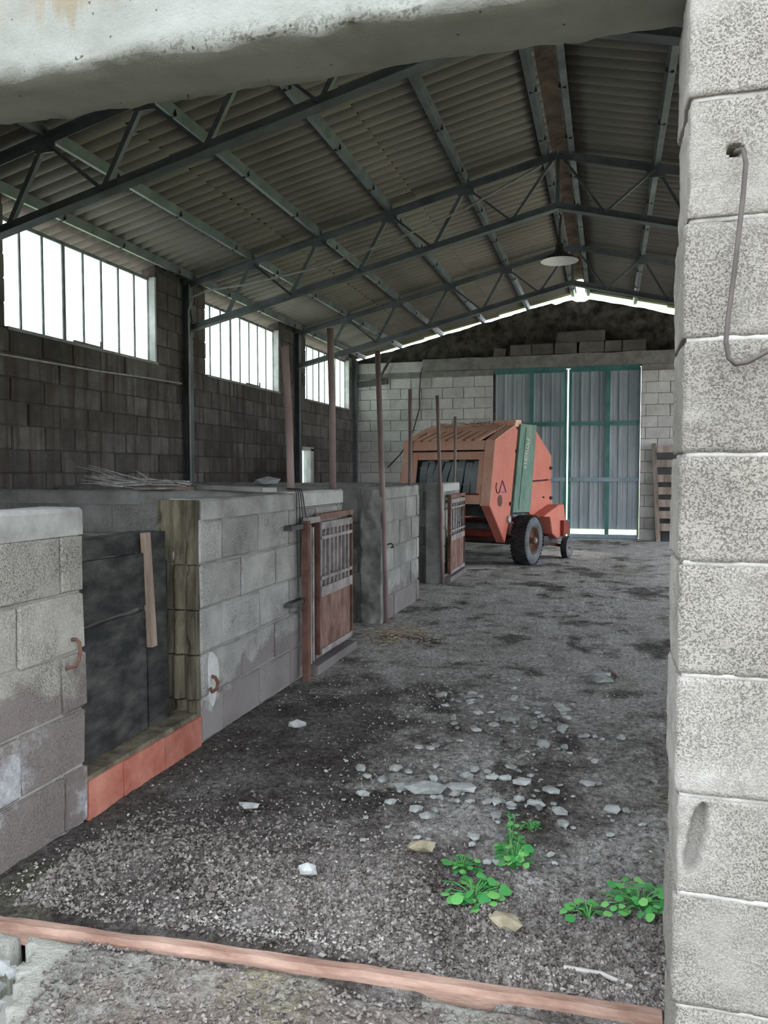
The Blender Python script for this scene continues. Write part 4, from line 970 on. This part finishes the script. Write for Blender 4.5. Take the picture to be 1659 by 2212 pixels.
# ------------------------------------------------------------------ round baler
AH = math.radians(16); HV = Vector((math.sin(AH), math.cos(AH), 0)); RU = Vector((math.cos(AH), -math.sin(AH), 0))
P0 = Vector((-1.06, 12.09, 0)) - 0.28 * RU
def W(u, v, z): p = P0 + RU * u + HV * v; return (p.x, p.y, z)
baler = thing('round_baler', 'orange round baler with a green band, parked by the far door', 'baler', tuple(P0))
def plate(name, poly, u0, u1, mat, parent=baler, bevel=0.0, smooth=False):      # polygon in (v, z), thick from u0 to u1
    m = MB(); n = len(poly); c = np.mean(poly, axis=0)
    if bevel:
        ins = [tuple(np.array(p) + (c - np.array(p)) * bevel / max(0.05, np.linalg.norm(c - np.array(p)))) for p in poly]
        s = 1 if u1 > u0 else -1
        rings = [(poly, u0), (poly, u1 - s * bevel * 0.7), (ins, u1)]
    else: rings = [(poly, u0), (poly, u1)]
    for pl, u in rings: m.v += [W(u, v, z) for v, z in pl]
    for r in range(len(rings) - 1):
        for i in range(n): m.f.append((r * n + i, r * n + (i + 1) % n, (r + 1) * n + (i + 1) % n, (r + 1) * n + i))
    m.f += [tuple(range(n)), tuple((len(rings) - 1) * n + i for i in range(n))]
    return m.build(name, mat, parent, smooth)
def ubox(name, u0, u1, v0, v1, z0, z1, mat, parent=baler, tilt=0.0):
    m = MB().box(u0, u1, v0, v1, z0, z1); m.map(lambda u, v, z: W(u, v + tilt * (z - z0), z)); return m.build(name, mat, parent)
UL = -1.52
tail = [(-1.05, 0.92), (-0.87, 1.865), (-0.13, 2.115), (-0.03, 2.04), (-0.30, 0.80), (-0.5, 0.355)]
plate('tailgate_side', tail, -0.05, 0.0, 'orange', bevel=0.012)
plate('tailgate_side', tail, UL + 0.05, UL, 'orange', bevel=0.012)
fu = [(0.66, 2.09), (0.72, 2.07), (1.44, 1.675), (1.455, 1.285), (0.53, 1.265)]
fl = [(0.525, 1.245), (1.455, 1.265), (1.47, 0.86), (0.68, 0.70), (0.50, 0.73), (0.44, 0.80)]
for s, (a, b) in ((0, (-0.04, 0.0)), (1, (UL + 0.04, UL))):
    plate('front_side_upper', fu, a, b, 'orange', bevel=0.012); plate('front_side_lower', fl, a, b, 'orange', bevel=0.012)
band = plate('green_band', [(0.0, 2.13), (0.66, 2.15), (0.41, 0.77), (-0.29, 0.79)], -0.03, 0.035, 'green', bevel=0.01)
plate('green_band', [(0.0, 2.13), (0.66, 2.15), (0.41, 0.77), (-0.29, 0.79)], UL + 0.03, UL - 0.035, 'green')
plate('band_rib', [(0.20, 2.10), (0.25, 2.10), (-0.03, 0.83), (-0.08, 0.83)], 0.034, 0.045, 'green', band)
# lettering on the band, worn, reading upward
fc = bpy.data.curves.new('lettering', 'FONT'); fc.body = 'a UDYLOLE'; fc.size = 0.15; fc.extrude = 0.002; fc.space_character = 1.02
tmp = bpy.data.objects.new('tmp', fc); COL.objects.link(tmp); bpy.context.view_layer.update()
tm = bpy.data.meshes.new_from_object(tmp.evaluated_get(bpy.context.evaluated_depsgraph_get())); bpy.data.objects.remove(tmp)
L = MB(); du = Vector((-0.205, 0, 0))
dirv = np.array([0.27, 1.33]) / np.hypot(0.27, 1.33); perp = np.array([dirv[1], -dirv[0]])   # along the band, across it
L.v = [W(0.048 + v.co.z, 0.17 + dirv[0] * v.co.x - (-perp[0]) * 0 + perp[0] * (-v.co.y) * -1 * -1, 1.45 + dirv[1] * v.co.x * 0.62 - perp[1] * v.co.y) for v in tm.vertices]
L.f = [tuple(p.vertices) for p in tm.polygons]; L.build('lettering', 'white_print', band)
# maroon emblem: disc, triangle and a curl
em = MB(); n = 24
def disc(m, v, z, r, u, n=24):
    b = len(m.v); m.v += [W(u, v + r * math.cos(2 * math.pi * i / n), z + r * math.sin(2 * math.pi * i / n)) for i in range(n)] + [W(u - 0.004, v + r * math.cos(2 * math.pi * i / n), z + r * math.sin(2 * math.pi * i / n)) for i in range(n)]
    m.f += [tuple(b + i for i in range(n))] + [(b + i, b + (i + 1) % n, b + n + (i + 1) % n, b + n + i) for i in range(n)]
disc(em, -0.70, 0.985, 0.085, 0.004); e = em.build('emblem', 'emblem')
adopt(e, baler)
tr = MB(); P_ = [(-0.73, 1.12), (-0.62, 1.28), (-0.48, 1.10)]
for a, b in zip(P_, P_[1:] + P_[:1]): tr.bar(W(0.004, *a), W(0.004, *b), 0.008, 0.016, tuple(RU))
tr.build('emblem_triangle', 'emblem_purple', e)
MB().tube([W(0.004, -0.83, 1.25), W(0.004, -0.85, 1.18), W(0.004, -0.82, 1.11), W(0.004, -0.76, 1.09), W(0.004, -0.72, 1.12), W(0.004, -0.68, 1.19)], 0.008, 6).build('emblem_curl', 'emblem', e)
# rear flanges and bars
def rear_v(z): return -1.05 + (z - 0.92) * 0.19
def rbar(name, u0, u1, z0, z1, mat, off=0.0, th=0.05, parent=baler):
    m = MB(); m.v = [W(u, rear_v(z) + o + off, z) for z in (z0, z1) for o in (0, th) for u in (u0, u1)]
    m.f = [(0, 1, 3, 2), (4, 6, 7, 5), (0, 4, 5, 1), (2, 3, 7, 6), (0, 2, 6, 4), (1, 5, 7, 3)]
    return m.build(name, mat, parent)
rbar('rear_flange', -0.155, -0.003, 0.92, 1.86, 'orange_dust_lit', -0.004); rbar('rear_flange', UL + 0.003, UL + 0.14, 0.92, 1.86, 'orange_dust_lit', -0.004)
rbar('inner_post', -0.245, -0.175, 0.98, 1.70, 'orange_dust_lit', 0.03); rbar('inner_post', UL + 0.16, UL + 0.23, 0.98, 1.70, 'orange_dust_lit', 0.03)
rbar('rear_bar', UL + 0.17, -0.165, 1.725, 1.86, 'orange_dust_lit', 0.0, 0.08); rbar('rear_bar', UL + 0.17, -0.175, 1.585, 1.70, 'orange_dust_lit', 0.05, 0.05)
rbar('rear_bar', UL + 0.17, -0.165, 0.94, 1.07, 'orange_dust_lit', 0.0, 0.06); rbar('rear_ledge', UL + 0.2, -0.2, 1.07, 1.095, 'orange_red', 0.0, 0.10)
# underside wedges below the flange
def wedge(u0, u1):
    m = MB(); m.v = [W(u, v, z) for u in (u0, u1) for v, z in ((-1.05, 0.92), (-0.5, 0.355), (-0.44, 0.37), (-0.98, 0.94))]
    m.f = [(0, 1, 2, 3), (4, 7, 6, 5), (0, 4, 5, 1), (1, 5, 6, 2), (2, 6, 7, 3), (3, 7, 4, 0)]; m.build('tailgate_flange', 'orange', baler)
wedge(-0.14, -0.051); wedge(UL + 0.051, UL + 0.14)
# belts in the rear opening
nb = 8; b0, b1 = UL + 0.26, -0.27
for i in range(nb):
    u0 = b0 + (b1 - b0) * i / nb + 0.008; u1 = b0 + (b1 - b0) * (i + 1) / nb - 0.008; m = MB(); k = 8; lean = 0.05
    for j in range(k + 1):
        z = 1.08 + 0.52 * j / k; v = rear_v(z) + 0.16 - 0.05 * math.sin(math.pi * j / k) + 0.01 * math.sin(i * 2.3)
        s = lean * (j / k - 0.5) + 0.012 * math.sin(j * 0.7 + i)
        m.v += [W(u0 + s, v, z), W(u1 + s, v, z), W(u1 + s, v + 0.012, z), W(u0 + s, v + 0.012, z)]
    for j in range(k):
        for q in range(4): m.f.append((j * 4 + q, j * 4 + (q + 1) % 4, j * 4 + 4 + (q + 1) % 4, j * 4 + 4 + q))
    bl = m.build('belt', 'belt', baler)
    if i in (0, 1, 3, 5, 6):
        z = {0: 1.46, 1: 1.56, 3: 1.57, 5: 1.44, 6: 1.22}[i]
        v = rear_v(z) + 0.105; MB().bar(W(u0, v, z), W(u1, v, z), 0.012, 0.025).build('belt_lacing', 'stone_pale', bl)
# dark boxes standing in for the shade inside the chamber, and machinery
ubox('chamber_shade_box', UL + 0.07, -0.07, -0.78, 1.30, 0.75, 1.72, 'steel_dark'); ubox('chamber_shade_box', UL + 0.07, -0.07, -0.30, 0.6, 1.73, 2.02, 'steel_dark')
ubox('chassis', UL + 0.2, -0.2, -0.35, 1.6, 0.42, 0.62, 'orange_red'); ubox('rear_roller', UL + 0.1, -0.1, -0.52, -0.40, 0.44, 0.56, 'orange_red')
MB().tube([W(UL + 0.08, -0.62, 0.60), W(-0.08, -0.62, 0.60)], 0.06, 12).build('roller', 'steel_dark', baler, True)
# sloping slatted top and the horizontal hood
for i in range(8):
    u0 = UL + 0.19 + (1.14) * i / 8; m = MB()
    m.v = [W(u0 + s + k, v, z + h) for h in (0, 0.03) for (v, z, k) in ((-0.88, 1.85, 0), (-0.42, 2.01, 0.07)) for s in (0.0, 0.088)]
    m.f = [(0, 1, 3, 2), (4, 6, 7, 5), (0, 4, 5, 1), (2, 3, 7, 6), (0, 2, 6, 4), (1, 5, 7, 3)]; m.build('top_slat', 'orange_dust_lit', baler)
def slope(name, u0, u1, v0, z0, v1, z1, th, mat):
    m = MB(); m.v = [W(u, v, z + h) for h in (-th, 0) for (v, z) in ((v0, z0), (v1, z1)) for u in (u0, u1)]
    m.f = [(0, 1, 3, 2), (4, 6, 7, 5), (0, 4, 5, 1), (2, 3, 7, 6), (0, 2, 6, 4), (1, 5, 7, 3)]; return m.build(name, mat, baler)
slope('top_flange', -0.15, -0.002, -0.868, 1.868, -0.13, 2.118, 0.02, 'orange_dust_lit'); slope('top_flange', UL + 0.002, UL + 0.15, -0.868, 1.868, -0.13, 2.118, 0.02, 'orange_dust_lit')
slope('top_plate', UL + 0.16, -0.16, -0.44, 2.03, -0.13, 2.13, 0.05, 'orange_dust_lit'); slope('hood', UL + 0.1, 0.0, -0.15, 2.14, 0.66, 2.15, 0.05, 'orange_dust_lit'); slope('hood', UL + 0.05, -0.03, 0.66, 2.10, 1.44, 1.67, 0.03, 'orange')
slope('hood_ledge', -0.36, 0.0, -0.12, 2.19, 0.1, 2.20, 0.05, 'orange_dust_lit')
slope('front_plate', UL + 0.05, -0.03, 1.44, 1.68, 1.47, 0.86, 0.0, 'orange') if False else ubox('front_plate', UL + 0.04, -0.04, 1.40, 1.44, 0.80, 1.68, 'orange')
# hay caught on top
m = MB(); rh = random.Random(9)
for i in range(150):
    u = rh.uniform(UL + 0.12, -0.08); v = rh.uniform(-0.25, 0.3); z = 2.03 + (v + 0.45) * 0.33 if v < -0.12 else 2.15
    a = rh.uniform(0, 6.28); l = rh.uniform(0.04, 0.12); z += rh.uniform(0.0, 0.035)
    m.bar(W(u, v, z), W(u + l * math.cos(a), v + l * math.sin(a), z + rh.uniform(-0.005, 0.02)), 0.006, 0.006)
o = m.build('hay_litter', 'hay', baler); o['kind'] = 'stuff'
for (v, z) in ((-0.10, 1.72), (1.38, 1.47), (1.40, 0.97), (-0.32, 0.93), (1.05, 0.99)):
    MB().tube([W(0.0, v, z), W(0.03, v - 0.01, z - 0.005)], 0.028 if z != 0.99 else 0.012, 8).build('latch', 'rubber', baler)
MB().tube([W(0.0, -0.40, 0.70), W(0.035, -0.40, 0.70)], 0.055, 12).build('reflector', 'cable', baler)
# wheels
def wheel(u_out, v, R, wd, sgn, hubm='rust', lug=True):
    w = bpy.data.objects.new('wheel', None); w.location = W(u_out - sgn * wd / 2, v, R); COL.objects.link(w); adopt(w, baler)
    c = W(u_out, v, R - 0.012); ax = tuple(RU * sgn)
    pf = [(R * 0.56, -wd * 0.10), (R * 0.60, -0.012), (R * 0.72, 0.0), (R * 0.88, -0.008), (R * 0.965, -wd * 0.10), (R * 0.985, -wd * 0.2), (R * 0.99, -wd * 0.5), (R * 0.985, -wd * 0.8), (R * 0.955, -wd * 0.93), (R * 0.7, -wd), (R * 0.56, -wd * 0.9)]
    MB().lathe(pf[4:], c, ax, 40).build('tyre_tread', 'rubber', w, True); MB().lathe(pf[:5], c, ax, 40).build('tyre_wall', 'rubber_grey', w, True)
    MB().lathe([(R * 0.57, -wd * 0.06), (R * 0.52, -0.02), (R * 0.50, -wd * 0.25), (R * 0.36, -wd * 0.34), (R * 0.14, -wd * 0.30), (R * 0.14, -wd * 0.05), (R * 0.10, 0.01), (0.0, 0.012)], c, ax, 32).build('rim', hubm, w, True)
    MB().lathe([(R * 0.12, -0.01), (R * 0.12, 0.015), (R * 0.06, 0.03), (0, 0.032)], c, ax, 16).build('hub', 'bar', w, True)
    if lug:
        m = MB(); C_ = Vector(c); axv = Vector(ax); a1 = axv.orthogonal().normalized(); a2 = axv.cross(a1); nl = 40
        for k in range(nl):
            for row in range(4):
                t = 2 * math.pi * (k + 0.5 * (row % 2)) / nl; rd = a1 * math.cos(t) + a2 * math.sin(t); tg = axv.cross(rd)
                h = -wd * (0.14 + 0.24 * row); p = C_ + rd * (R * 0.985) + axv * h
                m.bar(p - axv * wd * 0.09, p + axv * wd * 0.09, 0.028, 0.028, tuple(rd))
        m.build('tread_lug', 'rubber', w)
wheel(0.28, 0.0, 0.375, 0.27, 1); wheel(UL - 0.28, 0.0, 0.375, 0.27, -1)
wheel(0.44, 1.17, 0.185, 0.12, 1, 'bar', False); wheel(UL - 0.44, 1.17, 0.185, 0.12, -1, 'bar', False)
MB().tube([W(UL - 0.2, 0, 0.37), W(0.2, 0, 0.37)], 0.05, 10).build('axle', 'rust', baler)
# pick-up housing at the front right
for (u0, u1) in ((0.02, 0.20), (UL - 0.20, UL - 0.02)):
    hp = [(0.55, 0.70), (1.28, 0.86), (1.52, 0.86), (1.62, 0.52), (1.58, 0.38), (1.22, 0.30), (0.98, 0.40), (0.86, 0.68)]
    plate('pickup_cover', hp, u0, u1, 'orange', bevel=0.012)
plate('pickup_step', [(1.35, 0.60), (1.62, 0.56), (1.62, 0.38), (1.35, 0.33)], 0.19, 0.26, 'orange_red')
ubox('pickup', UL - 0.1, 0.1, 0.85, 1.5, 0.20, 0.36, 'steel_dark'); MB().bar(W(0.0, 0.9, 0.26), W(0.32, 1.17, 0.19), 0.05, 0.05).build('wheel_arm', 'rust', baler)
ubox('drawbar', UL / 2 - 0.12, UL / 2 + 0.12, 1.5, 3.2, 0.45, 0.60, 'orange_red')
MB().tube([W(UL / 2, 3.1, 0.45), W(UL / 2, 3.1, 0.0)], 0.04, 8).build('stand', 'rust', baler)
MB().tube([W(UL + 0.55, -0.45, 0.0), W(UL + 0.55, -0.4, 0.4)], 0.05, 8).build('rear_stand', 'rust', baler)

# ------------------------------------------------------------------ stones and gravel on the floor
def hz(x, y): return float(hfloor(x, y))
def put_stone(x, y, sx, sy, sz, label, group=None, pale=False, rz=None, k=None):
    me = random.choice(STP if pale else ST[:8]) if k is None else (STP if pale else ST)[k]
    o = inst('stone', me, (x, y, hz(x, y) + sz * 0.36 + 0.004), None, (sx, sy, sz), (random.uniform(-.12, .12), random.uniform(-.12, .12), random.uniform(0, 6.28) if rz is None else rz))
    tag(o, label, 'stone', group)
put_stone(-0.615, 3.42, 0.16, 0.075, 0.035, 'long pale flat stone in the middle of the rubble', pale=True, rz=-0.35)
put_stone(-0.76, 3.33, 0.20, 0.13, 0.05, 'large brown-grey flat stone left of the long pale one', rz=0.2, k=1)
put_stone(-0.235, 4.68, 0.085, 0.06, 0.035, 'pale blue-grey stone lying alone near the right wall', pale=True, rz=-0.2)
put_stone(-0.03, 5.38, 0.16, 0.11, 0.05, 'flat grey slab stone nearest the right pillar, further back', rz=0.1, k=3)
put_stone(-0.03, 5.52, 0.13, 0.06, 0.04, 'pale slab stone behind the grey slab at the right', pale=True, rz=0.1)
put_stone(-0.50, 4.36, 0.085, 0.06, 0.05, 'bluish angular stone in the middle of the far rubble', rz=0.5, k=2)
put_stone(-0.80, 4.77, 0.17, 0.08, 0.03, 'broad flat stone at the left of the far rubble', rz=0.3, k=4)
put_stone(-0.27, 3.28, 0.085, 0.035, 0.03, 'pale oblong stone at the right end of the rubble', pale=True, rz=-0.5)
put_stone(-0.35, 3.32, 0.05, 0.04, 0.03, 'grey pebble touching the pale oblong stone', rz=0.5, k=6)
put_stone(-0.97, 2.45, 0.065, 0.05, 0.045, 'pale lump of stone on the soil bank, left of the weeds', pale=True)
put_stone(-0.36, 2.76, 0.05, 0.045, 0.035, 'pale round stone between the two upright weeds', pale=True)
put_stone(-0.64, 2.74, 0.11, 0.07, 0.05, 'yellowish stone beside the left weed', rz=0.2, k=8)
put_stone(-0.28, 2.33, 0.12, 0.06, 0.04, 'yellow-brown stone half sunk in front of the weeds', rz=-0.4, k=9)
put_stone(-1.62, 3.95, 0.10, 0.05, 0.05, 'pale crumpled stone at the foot of the stall wall', pale=True, rz=0.4)
put_stone(-1.43, 2.95, 0.09, 0.045, 0.02, 'flat brownish chip on the dark soil by the hatch', rz=0.3, k=7)
rs = random.Random(21); placed = []
def scatter(cx, cy, sx, sy, n, smin, smax, label, group, palep=0.25):
    c = 0; tries = 0
    while c < n and tries < n * 30:
        tries += 1
        x = rs.gauss(cx, sx); y = rs.gauss(cy, sy); s = smin + (smax - smin) * rs.random() ** 2
        if x > 0.35 or x < -1.9 or y < 2.15: continue
        if any((x - a) ** 2 + (y - b) ** 2 < ((s + c_) * 0.42) ** 2 for a, b, c_ in placed): continue
        placed.append((x, y, s)); c += 1
        pl = rs.random() < palep
        put_stone(x, y, s, s * rs.uniform(0.5, 0.95), s * rs.uniform(0.3, 0.55), label.replace('grey', 'pale') if pl else label, group, pl)
scatter(-0.72, 4.72, 0.20, 0.22, 34, 0.03, 0.09, 'small grey stone in the far cluster of rubble', 'stones of the far rubble')
scatter(-0.45, 4.15, 0.30, 0.32, 56, 0.025, 0.08, 'small grey stone strewn across the middle of the floor', 'stones strewn on the middle floor')
scatter(-0.52, 3.35, 0.27, 0.20, 90, 0.022, 0.085, 'small grey stone in the near patch of rubble', 'stones of the near rubble')
scatter(-0.45, 2.85, 0.22, 0.14, 28, 0.014, 0.04, 'tiny grey pebble among the green weeds', 'pebbles around the weeds', 0.35)

def speck_mesh(name, mat, n, sampler, smin, smax, sink=0.3, label=None):
    base = np.array([(1, 0, 0), (-.9, .1, 0), (0, 1, .1), (0.1, -1, 0), (0, 0, .8), (0, 0, -.8)], float)
    fc = np.array([(0, 2, 4), (2, 1, 4), (1, 3, 4), (3, 0, 4), (2, 0, 5), (1, 2, 5), (3, 1, 5), (0, 3, 5)])
    P = sampler(n); n = len(P); s = smin + (smax - smin) * rng.random(n) ** 2.5
    V_ = base[None] * (s[:, None, None] * (0.35 + 0.35 * rng.random((n, 6, 1)))); V_ = V_ + s[:, None, None] * 0.12 * rng.standard_normal((n, 6, 3))
    a = rng.random(n) * 6.28; ca, sa = np.cos(a), np.sin(a)
    R_ = V_.copy(); R_[..., 0] = V_[..., 0] * ca[:, None] - V_[..., 1] * sa[:, None]; R_[..., 1] = V_[..., 0] * sa[:, None] + V_[..., 1] * ca[:, None]
    z = hfloor(P[:, 0], P[:, 1]) + s * sink
    R_ += np.stack([P[:, 0], P[:, 1], z], -1)[:, None]
    F_ = (fc[None] + 6 * np.arange(n)[:, None, None]).reshape(-1, 3)
    me = bpy.data.meshes.new(name); me.from_pydata(R_.reshape(-1, 3).tolist(), [], F_.tolist()); me.update(); me.materials.append(M[mat])
    o = bpy.data.objects.new(name, me); COL.objects.link(o); tag(o, label, name.split('_')[0], None, 'stuff')
def near_floor(n):
    y = 2.1 + 4.5 * rng.random(n * 2) ** 1.9; x = -1.95 + 2.35 * rng.random(n * 2)
    dens = 0.25 + 0.75 * sstep(fbm(x, y, 1.7, 3, 5), -0.25, 0.35) ; dens *= np.where(x > -1.2, 1.0, 0.45)
    k = rng.random(n * 2) < dens; return np.stack([x, y], -1)[k][:n]
speck_mesh('gravel', 'gravel', 11000, near_floor, 0.003, 0.015, 0.25, 'fine pale gravel scattered over the near floor')
def bank(n):
    x = -1.85 + 2.2 * rng.random(n * 3); y = 2.06 + np.abs(rng.standard_normal(n * 3)) * 0.35
    k = (rng.random(len(x)) < 0.25 + 0.75 * sstep(fbm(x, y, 2.0, 3, 8), -0.45, 0.15)) & (y < 3.4); return np.stack([x, y], -1)[k][:n]
speck_mesh('soil_crumbs', 'clod', 26000, bank, 0.004, 0.019, 0.2, 'crumbly dark soil heaped behind the threshold')
def slabpts(n):
    x = -1.5 + 1.62 * rng.random(n * 2); y = 1.45 + 0.5 * rng.random(n * 2); k = fbm(x, y, 2.5, 3, 18) > -0.2; return np.stack([x, y], -1)[k][:n]
_h0 = hfloor
hfloor = lambda x, y: 0.0 * np.asarray(x, float) + 0.003
speck_mesh('soil_crumbs', 'clod', 7000, slabpts, 0.003, 0.016, 0.25, 'brown soil crumbs spilled on the concrete threshold')
hfloor = _h0
for i, (x, y, s) in enumerate([(-1.68, 1.83, 0.06), (-1.635, 1.82, 0.05), (-1.76, 1.80, 0.07), (-1.64, 1.745, 0.08), (-1.585, 1.69, 0.06), (-1.70, 1.72, 0.08), (-1.55, 1.63, 0.07), (-1.62, 1.62, 0.09)]):
    o = inst('stone', random.choice(STP if i < 3 else ST[:8]), (x, y, -0.045), None, (s, s * 0.8, s * 0.7), (random.uniform(-.3, .3), random.uniform(-.3, .3), random.uniform(0, 6))); tag(o, 'rubble stone in the broken corner of the threshold', 'stone', 'rubble in the broken threshold corner')
# chips and straw by the first gate
m = MB(); r5 = random.Random(5)
for i in range(260):
    x = r5.gauss(-1.75, 0.16); y = r5.gauss(6.55, 0.25); a = r5.uniform(0, 6.28); l = r5.uniform(0.02, 0.07); z = hz(x, y) + 0.006
    if x < -2.1: continue
    m.bar((x, y, z), (x + l * math.cos(a), y + l * math.sin(a), z + 0.004), 0.006, 0.004)
tag(m.build('straw', 'tin'), 'scattered straw at the opening beside the nearer rusty gate', 'straw', None, 'stuff')
# sticks
for (p, q_, r, lab) in [((0.02, 5.72, 0.03), (0.10, 5.50, 0.03), 0.010, 'dark stick lying by the pillar at the right'), ((-0.10, 2.16, 0.09), (0.08, 2.13, 0.085), 0.008, 'pale stick on the soil near the pillar foot'),
        ((-1.85, 6.62, 0.03), (-1.50, 6.42, 0.03), 0.012, 'pale stick in the straw by the nearer gate')]:
    a = Vector(p); b = Vector(q_); a.z = hz(a.x, a.y) + r * 0.8; b.z = hz(b.x, b.y) + r * 0.8; md = (a + b) / 2 + Vector((0.01, 0.01, 0)); md.z = max(md.z, hz(md.x, md.y) + r * .7)
    tag(MB().tube([a, md, b], [r, r * 0.9, r * 0.6], 6).build('stick', 'wood_pale' if 'pale' in lab else 'wood'), lab, 'stick')
# curled scraps of sacking on the far floor
for (x, y, s, lab) in [(-1.85, 11.3, 0.5, 'pale flat scrap of board on the floor beside the far gate')]:
    m = MB().box(-0.28 * s * 2, 0.28 * s * 2, -0.14 * s * 2, 0.14 * s * 2, 0, 0.012); c = math.cos(0.5); s2 = math.sin(0.5)
    m.map(lambda a, b, z: (x + a * c - b * s2, y + a * s2 + b * c, hz(x, y) + 0.012 + z)); tag(m.build('board_scrap', 'wood_pale'), lab, 'board')

# ------------------------------------------------------------------ weeds
def leaf_mesh(k):
    r = random.Random(k); m = MB(); n = 12
    rim = []
    for i in range(n):
        a = 2 * math.pi * i / n; rr = 0.5 * (1 + (0.10 * math.cos(3 * a) if k % 2 else 0.04 * math.cos(5 * a)))
        x = rr * math.cos(a) + 0.5; y = rr * math.sin(a) * 0.95; z = -0.12 * abs(y) + 0.16 * x * (1 - x)
        if i == n // 2: x += 0.10
        rim.append((x, y, z))
    m.v = [(0.5, 0, 0.05)] + rim; m.f = [(0, 1 + i, 1 + (i + 1) % n) for i in range(n)]
    me = bpy.data.meshes.new('leaf'); me.from_pydata(m.v, [], m.f); me.update(); me.materials.append(M['leaf'])
    me.polygons.foreach_set('use_smooth', [True] * len(me.polygons)); return me
LF = [leaf_mesh(k) for k in range(4)]
def weed(x, y, spread, height, n, smin, smax, label, seed, dx=0.0, tall=False):
    r = random.Random(seed); z0 = hz(x, y)
    t = thing('weed', label, 'plant', (x, y, z0), 'green weeds on the soil')
    for i in range(n):
        a = r.uniform(0, 6.28); d = spread * math.sqrt(r.random()); lx = x + d * math.cos(a) + dx * (i / n - 0.5); ly = y + d * math.sin(a) * 0.8
        lz = z0 + height * (0.35 + 0.65 * r.random()) * (1 - 0.45 * d / max(spread, 1e-3)) if not tall else z0 + height * (i + 1) / n
        s = r.uniform(smin, smax)
        MB().tube([(x + dx * (i / n - 0.5) * 0.8, y, z0 - 0.005), ((x + dx * (i / n - .5) * 0.8 + lx) / 2, (y + ly) / 2, (z0 + lz) / 2 + 0.01), (lx, ly, lz)], 0.0016, 4).build('stem', 'leaf', t)
        yaw = a + r.uniform(-0.6, 0.6)
        inst('leaf', r.choice(LF), (lx, ly, lz), t, (s, s, s), (r.uniform(-0.25, 0.55), r.uniform(-0.1, 0.45), yaw))
weed(-0.405, 2.50, 0.085, 0.075, 44, 0.026, 0.046, 'broad-leaved weed in front, in the gully', 1)
weed(-0.485, 2.72, 0.05, 0.07, 34, 0.018, 0.032, 'small feathery weed left of the upright weed', 2)
weed(-0.30, 2.72, 0.055, 0.13, 60, 0.018, 0.036, 'upright bushy weed in the middle of the soil', 3)
weed(-0.335, 2.90, 0.02, 0.13, 14, 0.012, 0.022, 'thin wispy weed behind the upright bushy one', 4, tall=True)
weed(-0.275, 3.05, 0.035, 0.06, 14, 0.012, 0.022, 'farthest tiny weed on the soil', 5)
weed(0.115, 2.56, 0.11, 0.08, 64, 0.022, 0.036, 'dense round-leaved weed beside the right pillar', 6, dx=0.05)
weed(-0.04, 2.47, 0.07, 0.05, 12, 0.030, 0.046, 'sparse weed with large pale leaves left of the pillar weed', 7)
